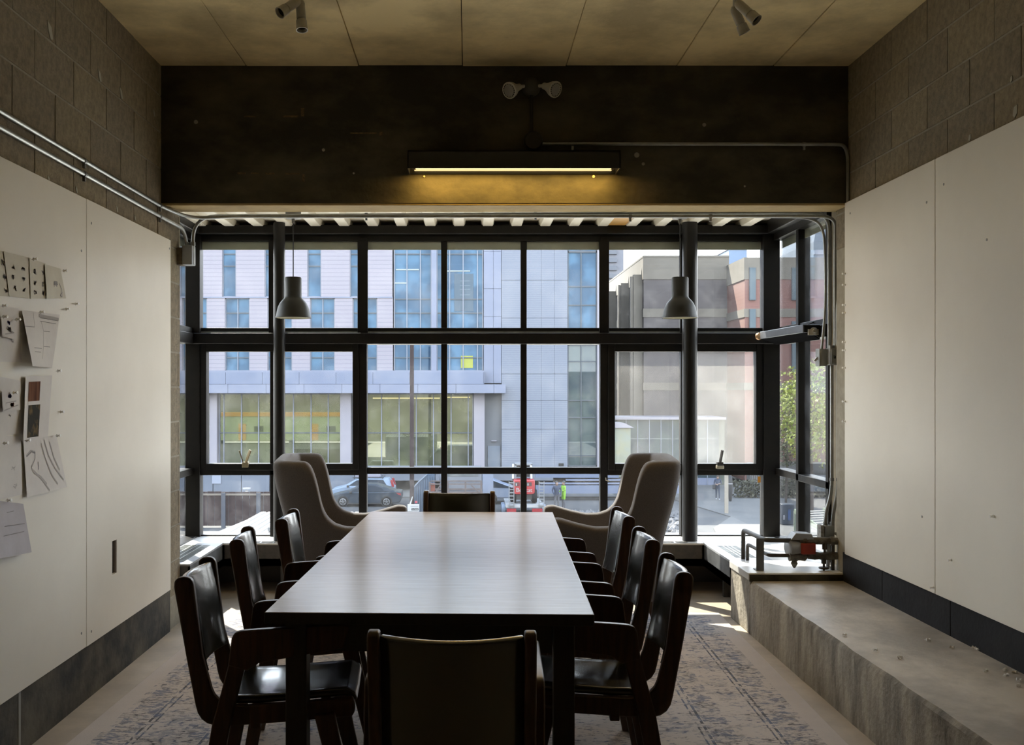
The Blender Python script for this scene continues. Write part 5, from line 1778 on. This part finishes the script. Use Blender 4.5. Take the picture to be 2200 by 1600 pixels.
# ------------------------------------------------------------------ people
def person(name, label, loc, rz, clothes, pose, hair, h=1.72):
    """one continuous skinned figure; clothes: list of (zmin, zmax, material) by height"""
    t = thing(name, label, 'person', loc, rz)
    bm = bmesh.new()
    sk = bm.verts.layers.skin.verify()
    V = {}

    def v(n, p, r, par=None):
        x = bm.verts.new(Vector(p) * (h / 1.72))
        x[sk].radius = (r * h / 1.72, r * h / 1.72)
        V[n] = x
        if par:
            bm.edges.new((V[par], x))
        return x
    root = v('pelvis', (0, 0, .95), .13)
    root[sk].use_root = True
    v('waist', (0, 0, 1.10), .125, 'pelvis')
    v('chest', (0, .01, 1.30), .145, 'waist')
    v('neck', (0, .0, 1.45), .06, 'chest')
    v('chin', (0, .03, 1.53), .075, 'neck')
    v('skull', (0, .015, 1.62), .095, 'chin')
    v('crown', (0, .0, 1.69), .06, 'skull')
    v('nose', (0, .115, 1.585), .016, 'chin')
    for s, n in ((-1, 'l'), (1, 'r')):
        sw, el, wr, kn, fo = pose[n]
        v(n + 'sh', (s * .18, 0, 1.40), .065, 'chest')
        v(n + 'el', el, .047, n + 'sh')
        v(n + 'wr', wr, .033, n + 'el')
        w = Vector(wr)
        d = (w - Vector(el)).normalized()
        v(n + 'pa', w + d * .07, .032, n + 'wr')
        sidev = d.cross(Vector((0, 1, .2))).normalized()
        for k in range(4):
            f = w + d * (.15 - abs(k - 1.4) * .012) + sidev * (k - 1.5) * .022
            v(n + 'f%d' % k, f, .010, n + 'pa')
        v(n + 'th', w + d * .07 + Vector((0, .05, .0)), .011, n + 'wr')
        v(n + 'hip', (s * .09, 0, .88), .095, 'pelvis')
        v(n + 'kn', kn, .062, n + 'hip')
        v(n + 'an', fo, .042, n + 'kn')
        v(n + 'toe', (fo[0], fo[1] + .16, .035), .035, n + 'an')
    me = bpy.data.meshes.new('body')
    bm.to_mesh(me)
    bm.free()
    tmp = bpy.data.objects.new('body', me)
    COL.objects.link(tmp)
    tmp.modifiers.new('skin', 'SKIN').use_smooth_shade = True
    sb = tmp.modifiers.new('smooth', 'SUBSURF')
    sb.levels = sb.render_levels = 1
    dg = bpy.context.evaluated_depsgraph_get()
    m2 = bpy.data.meshes.new_from_object(tmp.evaluated_get(dg))
    bpy.data.objects.remove(tmp)
    m2.materials.clear()
    mats = [c[2] for c in clothes]
    for m in mats:
        m2.materials.append(m)
    for p in m2.polygons:
        z = p.center.z / (h / 1.72)
        ax = abs(p.center.x)
        for i, c in enumerate(clothes):
            if c[0] <= z < c[1] and (len(c) < 4 or c[3](p.center)):
                p.material_index = i
                break
        p.use_smooth = True
    o = bpy.data.objects.new('body', m2)
    COL.objects.link(o)
    o.parent = t
    k = h / 1.72
    g = MB()
    g.lathe([(.02, .105), (.07, .085), (.098, .04), (.102, 0.0), (.095, -.05), (.08, hair[1])], (0, -.012 * k, 1.635 * k), (0, -.25, 1), 14)
    g.build('hair' if len(hair) < 3 else hair[2], hair[0], t, smooth=True)
    for s in (-1, 1):
        MB().lathe([(.009, 0), (.006, .004)], (s * .032 * k, .098 * k, 1.605 * k), (0, 1, 0), 8).build('eye', M_dark, t)
        MB().lathe([(.024, -.006), (.02, .008)], (s * .092 * k, 0, 1.60 * k), (s, 0, 0), 8).build('ear', M_skin, t)
    box(-.022 * k, .022 * k, .088 * k, .100 * k, 1.548 * k, 1.556 * k).build('mouth', mat('lip', (.25, .1, .09), .6), t)
    return t


M_skin = mat('skin', (.42, .27, .20), .6)
M_navy = mat('navy_cloth', (.05, .065, .11), .9)
M_jean = mat('jean_blue', (.045, .06, .10), .9)
M_lime = mat('lime_cloth', (.30, .62, .03), .8)
M_shoe = mat('pale_shoe', (.55, .55, .6), .6)
M_workt = mat('grey_trousers', (.13, .13, .15), .9)
M_hairb = mat('dark_hair', (.03, .022, .02), .7)
stand = {'l': (0, (-.27, .02, 1.15), (-.20, .16, .98), (-.10, .02, .50), (-.11, -.02, .08)), 'r': (0, (.27, .0, 1.15), (.22, .14, .98), (.10, .02, .50), (.11, -.02, .08))}
walk = {'l': (0, (-.25, .02, 1.16), (-.06, .20, 1.12), (-.09, .10, .50), (-.10, .14, .07)), 'r': (0, (.25, -.03, 1.14), (.10, .22, 1.08), (.10, .02, .50), (.10, -.14, .12))}
fold = {'l': (0, (-.28, .04, 1.18), (-.06, .22, 1.10), (-.11, .02, .50), (-.13, -.02, .08)), 'r': (0, (.28, .04, 1.18), (.06, .20, 1.13), (.11, .02, .50), (.13, -.02, .08))}
arms_bare = lambda c: True
hand = lambda zlim: (lambda c: c.y > .15 and c.z > .8)
person('person', 'worker in a dark navy jacket standing beside the lime-vested worker', (fx(1196, 64), 64, GZ), PI + .2,
       [(1.44, 3, M_skin), (.93, 1.44, M_navy), (.09, .93, M_workt), (-1, .09, M_black)], stand, (M_hairb, -.07), 1.80)
person('person', 'worker in a lime yellow safety jacket and dark cap', (fx(1211, 64.4), 64.4, GZ), PI * .62,
       [(1.46, 3, M_skin), (.62, 1.46, M_lime), (.09, .62, M_workt), (-1, .09, M_black)], fold, (M_black, -.03, 'cap'), 1.78)
yw = gy(1075)
wm = person('person', 'woman walking on the pale walkway in dark top and jeans carrying a bag', (fx(1542, yw), yw, GZ + .05), PI - .15,
            [(1.45, 3, M_skin), (.95, 1.45, M_skin, lambda c: c.y > .13 and c.z > .9), (.94, 1.45, M_navy), (.10, .94, M_jean), (-1, .10, M_shoe)], walk, (M_hairb, -.10), 1.66)
MB().box(.16, .34, -.12, .16, .72, 1.02).build('shoulder_bag', mat('bag_dark', (.03, .03, .035), .7), wm, bevel=.03)
MB().tube([(.25, .0, 1.02), (.14, .0, 1.42), (-.05, .0, 1.46)], .012, 6).build('bag_strap', MATS['bag_dark'], wm)

# ------------------------------------------------------------------ brick hall to the right
M_bk = lines_mat('dark_brick', (.105, .090, .092), (.09, .078, .08), .30, .06)
M_bkr = lines_mat('red_brick', (.235, .105, .085), (.21, .095, .078), .30, .06)
M_cst = mat('cast_stone', (.215, .19, .155), .8, (.18, .16, .13), .6)
hb = thing('brick_hall', 'brick and concrete hall with sunlit end walls right of the white building', 'building', (0, 85, GZ))
YB = 85.0
X0b = fx(1383, YB)
hz = lambda py, y=YB: H - (py - CY) * y / F - GZ


def hbox(a, b, q0, q1, ya, yb, y=YB):
    return MB().box(fx(a, y) if a < 5000 else a, fx(b, y), ya, yb, hz(q1, y), hz(q0, y))


G_hall = mirror_glass('hall_glass', (.6, .7, .8), (.042, .058, .068), .02)
hall = [(553, 600, M_cst), (600, 663, M_bk), (663, 681, M_cst), (681, 822, M_bk), (822, 838, M_cst), (838, 900, M_bk), (900, 1032, M_bk)]
for q0, q1, m in hall:
    nm = 'stone_band' if m is M_cst else 'brick_wall'
    pr = .06 if m is M_cst else 0
    MB().box(X0b - pr, fx(1566, YB), -pr, 26, hz(q1), hz(q0)).build(nm, m if m is M_cst else M_bk, hb)
    # block standing forward at the right
    y2 = 79.6
    MB().box(fx(1600, y2) - pr, fx(2300, y2), -5.4 - pr, 3, hz(q1, y2), hz(q0, y2)).build(nm, m if m is M_cst else M_bkr, hb)
box(X0b - .08, fx(1566, YB), -.1, 26, hz(553), hz(553) + .15).build('coping', M_cst, hb)
for xr, ya in ((X0b - .02, .6), (X0b - .02, 7.6), (X0b - .02, 15.4)):
    MB().prism([(-.72, 0), (0, 0), (.0, hz(560)), (-.1, hz(588)), (-.72, hz(588))], ya, ya + .55, lambda a, b, t: (xr + a, t, b)).build('buttress', M_cst, hb)
    box(xr - .95, xr - .74, ya + .1, ya + .5, 0, hz(592)).build('rib', M_cst, hb)
for a, b, q0, q1 in ((1609, 1623, 575, 645), (1609, 1623, 664, 740), (1652, 1668, 575, 645), (1700, 1716, 575, 645), (1700, 1716, 690, 800)):
    o = MB().box(fx(a, 79.6), fx(b, 79.6), -5.55, -5.35, hz(q1, 79.6), hz(q0, 79.6)).build('window', M_mulld, hb)
    MB().box(fx(a + 1.2, 79.6), fx(b - 1.2, 79.6), -5.57, -5.54, hz(q1 - 1, 79.6), hz(q0 + 1, 79.6)).build('pane', G_hall, o)
hbox(1515, 1553, 541, 553, 6, 9).build('roof_unit', mat('unit_blue', (.26, .31, .38), .5), hb)
for i in range(5):
    a = 1525 + i * 5
    MB().tube([(fx(a, YB), 6, hz(553)), (fx(a, YB), 6, hz(544)), (fx(a + 3, YB), 6, hz(543)), (fx(a + 3, YB), 6, hz(553))], .06, 6).build('roof_pipe', M_galvd, hb)
# low glass pavilion in front of the hall
gp = thing('glass_pavilion', 'low flat-roofed glass pavilion in front of the brick hall', 'building', (0, 80, GZ))
pz = lambda py: H - (py - CY) * 80 / F - GZ
ga, gb = fx(1320, 80), fx(1558, 80)
box(ga - .4, gb, -.3, 5, pz(901), pz(896)).build('roof', M_colw, gp)
box(ga, gb, .2, 4.8, 0, pz(901)).build('core', mat('pavilion_core', (.16, .17, .13), .8), gp)
x = ga
while x < gb - .5:
    box(x + .04, min(x + .92, gb) - .02, 0, .04, .6, pz(902)).build('pane', G_sky2, gp)
    box(x - .03, x + .03, -.05, .1, 0, pz(901)).build('mullion', M_mull, gp)
    box(x + .04, min(x + .92, gb) - .02, -.02, .06, 0, .6).build('panel', M_panel, gp)
    x += .9
kio = thing('kiosk', 'small kiosk with a pale pitched roof beside the glass pavilion', 'kiosk', (fx(1330, 77), 77, GZ))
kz = lambda py: H - (py - CY) * 77 / F - GZ
MB().prism([(-1.1, kz(918)), (1.0, kz(918)), (.3, kz(908)), (-1.0, kz(905))], -.9, .9, lambda a, b, t: (a, t, b)).build('roof', M_colw, kio)
box(-.85, .75, -.7, .7, 0, kz(918)).build('kiosk_wall', mat('kiosk_green', (.24, .30, .26), .6, (.3, .3, .16), .9), kio)
# tower far behind
tw_ = thing('tower_block', 'grey tower block far behind the brick hall', 'building', (0, 130, GZ))
tz = lambda py: H - (py - CY) * 130 / F - GZ
box(fx(1270, 130), fx(1340, 130), 0, 14, 0, tz(430)).build('wall', mat('tower_grey', (.26, .265, .30), .8), tw_)
z = tz(700)
while z < tz(470):
    box(fx(1304, 130), fx(1325, 130), -.25, 0, z, z + .55).build('window_band', mat('tower_glass', (.10, .12, .16), .4), tw_)
    z += 1.0
gh = thing('distant_building', 'pale blue glass building beyond the brick hall roof', 'building', (0, 120, GZ))
box(fx(1566, 120), fx(1605, 120), 0, 12, 0, H - (536 - CY) * 120 / F - GZ).build('wall', mat('far_blue', (.20, .30, .46), .5), gh)
box(fx(1566, 120) - .1, fx(1605, 120) + .1, -.1, 12.1, H - (536 - CY) * 120 / F - GZ, H - (533 - CY) * 120 / F - GZ).build('roof', MATS['tower_grey'], gh)

ad = thing('glazed_tower', 'pale blue glazed tower top seen above the hall through the side window', 'building', (0, 112, GZ))
az = lambda py: H - (py - CY) * 112 / F - GZ
MB().prism([(fx(1746, 112), 0), (fx(1900, 112), 0), (fx(1900, 112), az(430)), (fx(1782, 112), az(465)), (fx(1752, 112), az(500)), (fx(1748, 112), az(520))], 0, 12, lambda a, b, t: (a, t, b)).build('wall', mat('far_pale', (.17, .22, .29), .5, (.13, .18, .25), .3), ad)
MB().bar((fx(1748, 112), -.1, az(543)), (fx(1900, 112), -.1, az(543)), .3, .4).build('ledge_band', M_mull, ad)

# posts on the walkway, hedge, railings, tree
for px, py, w, hgt, lab in ((1569, 1078, .15, 1.72, 'dark post with a white band standing near the walking woman'), (1609, 1062, .13, 1.12, 'short dark post with a white band beside the hedge')):
    y = gy(py)
    b = thing('bollard', lab, 'bollard', (fx(px, y), y, GZ + .05))
    MB().lathe([(w * .5, 0), (w * .75, .15), (w * .95, .5), (w, hgt * .7), (w * .85, hgt * .95), (w * .4, hgt)], n=14).build('shaft', mat('post_black', (.022, .022, .025), .6), b, smooth=True)
    MB().lathe([(w * 1.02, hgt * .66), (w * 1.02, hgt * .69)], n=14).build('white_band', M_shoe, b)
tp = tag(box(fx(1557, 62), fx(1565, 62), 62, 62.08, GZ + .03, GZ + 2.5).build('reflection_strip', mat('post_tan', (.42, .37, .30), .7)), 'tall pale strip standing in for a reflection beside the dark banded post', 'post')  # tan strip built in place of a reflection


def leaf_cloud(n, fn, s0, s1, rnd):
    g = MB()
    for _ in range(n):
        p = fn(rnd)
        s = rnd.uniform(s0, s1)
        a = Vector((rnd.gauss(0, 1), rnd.gauss(0, 1), rnd.gauss(0, 1))).normalized()
        b = a.orthogonal().normalized()
        c = a.cross(b)
        p = Vector(p)
        g.quad(p + b * s, p + c * s * .6, p - b * s, p - c * s * .6)
    return g


yt = 60.0
tx, tzc = fx(1742, yt), H - (882 - CY) * yt / F
tree = thing('leafy_tree', 'young tree in yellow green spring leaf outside the side window', 'tree', (tx, yt, GZ))
M_leaf = mat('spring_leaf', (.56, .60, .07), .6, (.32, .42, .06), .9)
M_leaf.node_tree.nodes['Principled BSDF'].inputs['Transmission Weight'].default_value = 0.0


def crown(rnd):
    for _ in range(60):
        v = Vector((rnd.uniform(-1, 1), rnd.uniform(-1, 1), rnd.uniform(-1, 1)))
        if v.length < 1 and v.length > .25 + .3 * rnd.random():
            break
    lob = 1 + .18 * math.sin(v.x * 7) * math.cos(v.z * 6 + v.y * 4)
    return (v.x * 2.25 * lob, v.y * 2.0 * lob, tzc - GZ + v.z * 2.9 * lob)


lc = leaf_cloud(3300, crown, .06, .14, random.Random(4)).build('foliage', M_leaf, tree, fix=False)
lc['kind'] = 'stuff'
br_ = MB()
M_bark = mat('bark', (.12, .09, .07), .9, (.08, .06, .05), 8)
MB().tube([(0, 0, 0), (.05, 0, 2), (0, .05, 4), (-.05, 0, tzc - GZ + .5)], [.16, .13, .10, .05], 10).build('trunk', M_bark, tree, smooth=True)
r3 = random.Random(8)
for i in range(9):
    an = i * 2.4
    z0_ = tzc - GZ - 1.6 + i * .3
    MB().tube([(0, 0, z0_), (math.cos(an) * .8, math.sin(an) * .8, z0_ + .6), (math.cos(an) * 1.6, math.sin(an) * 1.5, z0_ + 1.3)], [.06, .04, .015], 6).build('branch', M_bark, tree, smooth=True)
# shrub clump left of the tree
yh = 66.0
hd_ = thing('shrub', 'dark yellowing shrub left of the spring tree', 'shrub', (fx(1688, yh), yh, GZ))
zc_ = H - (900 - CY) * yh / F - GZ
lc = leaf_cloud(1500, lambda r: (r.gauss(0, .42), r.gauss(0, .5), zc_ + r.uniform(-3.0, 1.9)), .05, .12, random.Random(6)).build('foliage', mat('dark_leaf', (.16, .17, .045), .7, (.05, .055, .03), 1.5), hd_, fix=False)
lc['kind'] = 'stuff'
MB().tube([(0, 0, 0), (.1, 0, 3), (0, 0, zc_ + 1)], [.08, .06, .02], 8).build('stem', M_bark, hd_, smooth=True)
yq = 72.0
hq = thing('hedge', 'low brown green hedge in front of the iron railings', 'hedge', (fx(1680, yq), yq - 1, GZ))
lc = leaf_cloud(3600, lambda r: (r.uniform(-3.6, 6), r.uniform(-.6, .4), r.uniform(.05, 1.25) ** 1), .06, .14, random.Random(11)).build('foliage', mat('hedge_leaf', (.10, .095, .055), .8, (.045, .05, .03), 2), hq, fix=False)
lc['kind'] = 'stuff'
rl = thing('railings', 'black iron railings behind the low hedge', 'railing', (fx(1600, yq), yq, GZ))
first = None
for i in range(64):
    x = i * .15
    if first is None:
        first = box(-.016, .016, -.016, .016, 0, 1.75).build('picket', M_black, rl)
    else:
        clone(first, 'picket', (x, 0, 0), rl)
for z in (.3, 1.55):
    box(0, 9.5, -.02, .02, z, z + .05).build('rail', M_black, rl)
wl_ = struct('wall_garden', box(fx(1560, 82), fx(1990, 74), 75, 76, GZ, GZ + 2.1), mat('garden_wall', (.16, .155, .155), .8), 'grey garden wall behind the railings')
struct('lawn', box(fx(1640, 74), 60, 72.3, 75, GZ, GZ + .12), mat('dry_lawn', (.34, .29, .17), .9, (.2, .22, .1), 1.2), 'dry sunlit lawn strip behind the railings')
bn = thing('litter_bin', 'dark blue litter bin below the side window', 'bin', (fx(1690, 57), 57, GZ + .05))
bz = lambda py: H - (py - CY) * 57 / F - GZ - .05
MB().box(-.36, .36, -.3, .3, 0, 1.15).build('bin_body', mat('bin_navy', (.03, .045, .075), .5), bn, bevel=.05)
box(-.02, .12, -.33, -.3, .25, .85).build('blue_panel', mat('bin_blue', (.04, .10, .28), .5), bn)
box(-.28, -.2, -.33, -.3, .3, .55).build('pale_label', M_shoe, bn)
# white slatted bench steps with green stringers
stp_ = thing('slatted_steps', 'white slatted ramp with pale green side rails by the walkway', 'ramp', (0, 52, GZ + .05))
M_grn = mat('rail_green', (.30, .36, .27), .6)
a0, a1 = Vector((fx(1728, 52), 1.5, 1.15)), Vector((fx(1800, 48), -4.5, .35))
wv = Vector((1.7, .6, 0))
for k in range(14):
    p = a0.lerp(a1, (k + .5) / 14)
    MB().bar(p, p + wv, .18, .05).build('slat', mat('slat_white', (.55, .55, .52), .6), stp_)
for o_ in (Vector((0, 0, 0)), wv):
    MB().bar(a0 + o_, a1 + o_, .09, .22).build('side_rail', M_grn, stp_)
for p in (a0, a0 + wv, a1, a1 + wv):
    MB().bar(Vector((p.x, p.y, 0)), p, .1, .1).build('support', M_grn, stp_)

# ------------------------------------------------------------------ this side of the street: what the facade glass mirrors
struct('wall_street', MB().box(-60, GX0 - .12, 5.7, 6.05, GZ, 3.6).box(GX1 + .14, 60, 5.7, 6.0, GZ, 3.6).box(-2.2, 2.4, 7.2, 7.5, GZ, -.26), mat('street_wall', (.30, .29, .24), .8, (.24, .23, .19), .5), 'concrete street wall of this building around the bay')
for i, (xa, xb) in enumerate(((-34.5, -25.2), (-24.8, -15.5))):
    k = thing('site_office', ('pale green site office cabin with orange stripe below this wall, farther along', 'pale green site office cabin with orange stripe below this wall, nearer the bay')[i], 'cabin', ((xa + xb) / 2, 10.5, GZ))
    hw = (xb - xa) / 2
    box(-hw, hw, -1.4, 1.4, .5, 3.7).build('cabin_wall', mat('cabin_green', (.42, .50, .33), .6), k)
    box(-hw - .05, hw + .05, -1.45, 1.45, 3.7, 4.2).build('roof_stripe', mat('cabin_orange', (.75, .36, .03), .6), k)
    box(hw * (-.2), hw * (-.2) + 1.0, 1.4, 1.46, .5, 2.7).build('door', MATS['cabin_orange'], k)
    box(hw * .25, hw * .25 + 1.2, 1.4, 1.45, 1.7, 2.4).build('window', M_glassd, k)
    for s in (-1, 1):
        box(s * hw * .8 - .2, s * hw * .8 + .2, -1.2, 1.2, 0, .5).build('footing', M_walk, k)
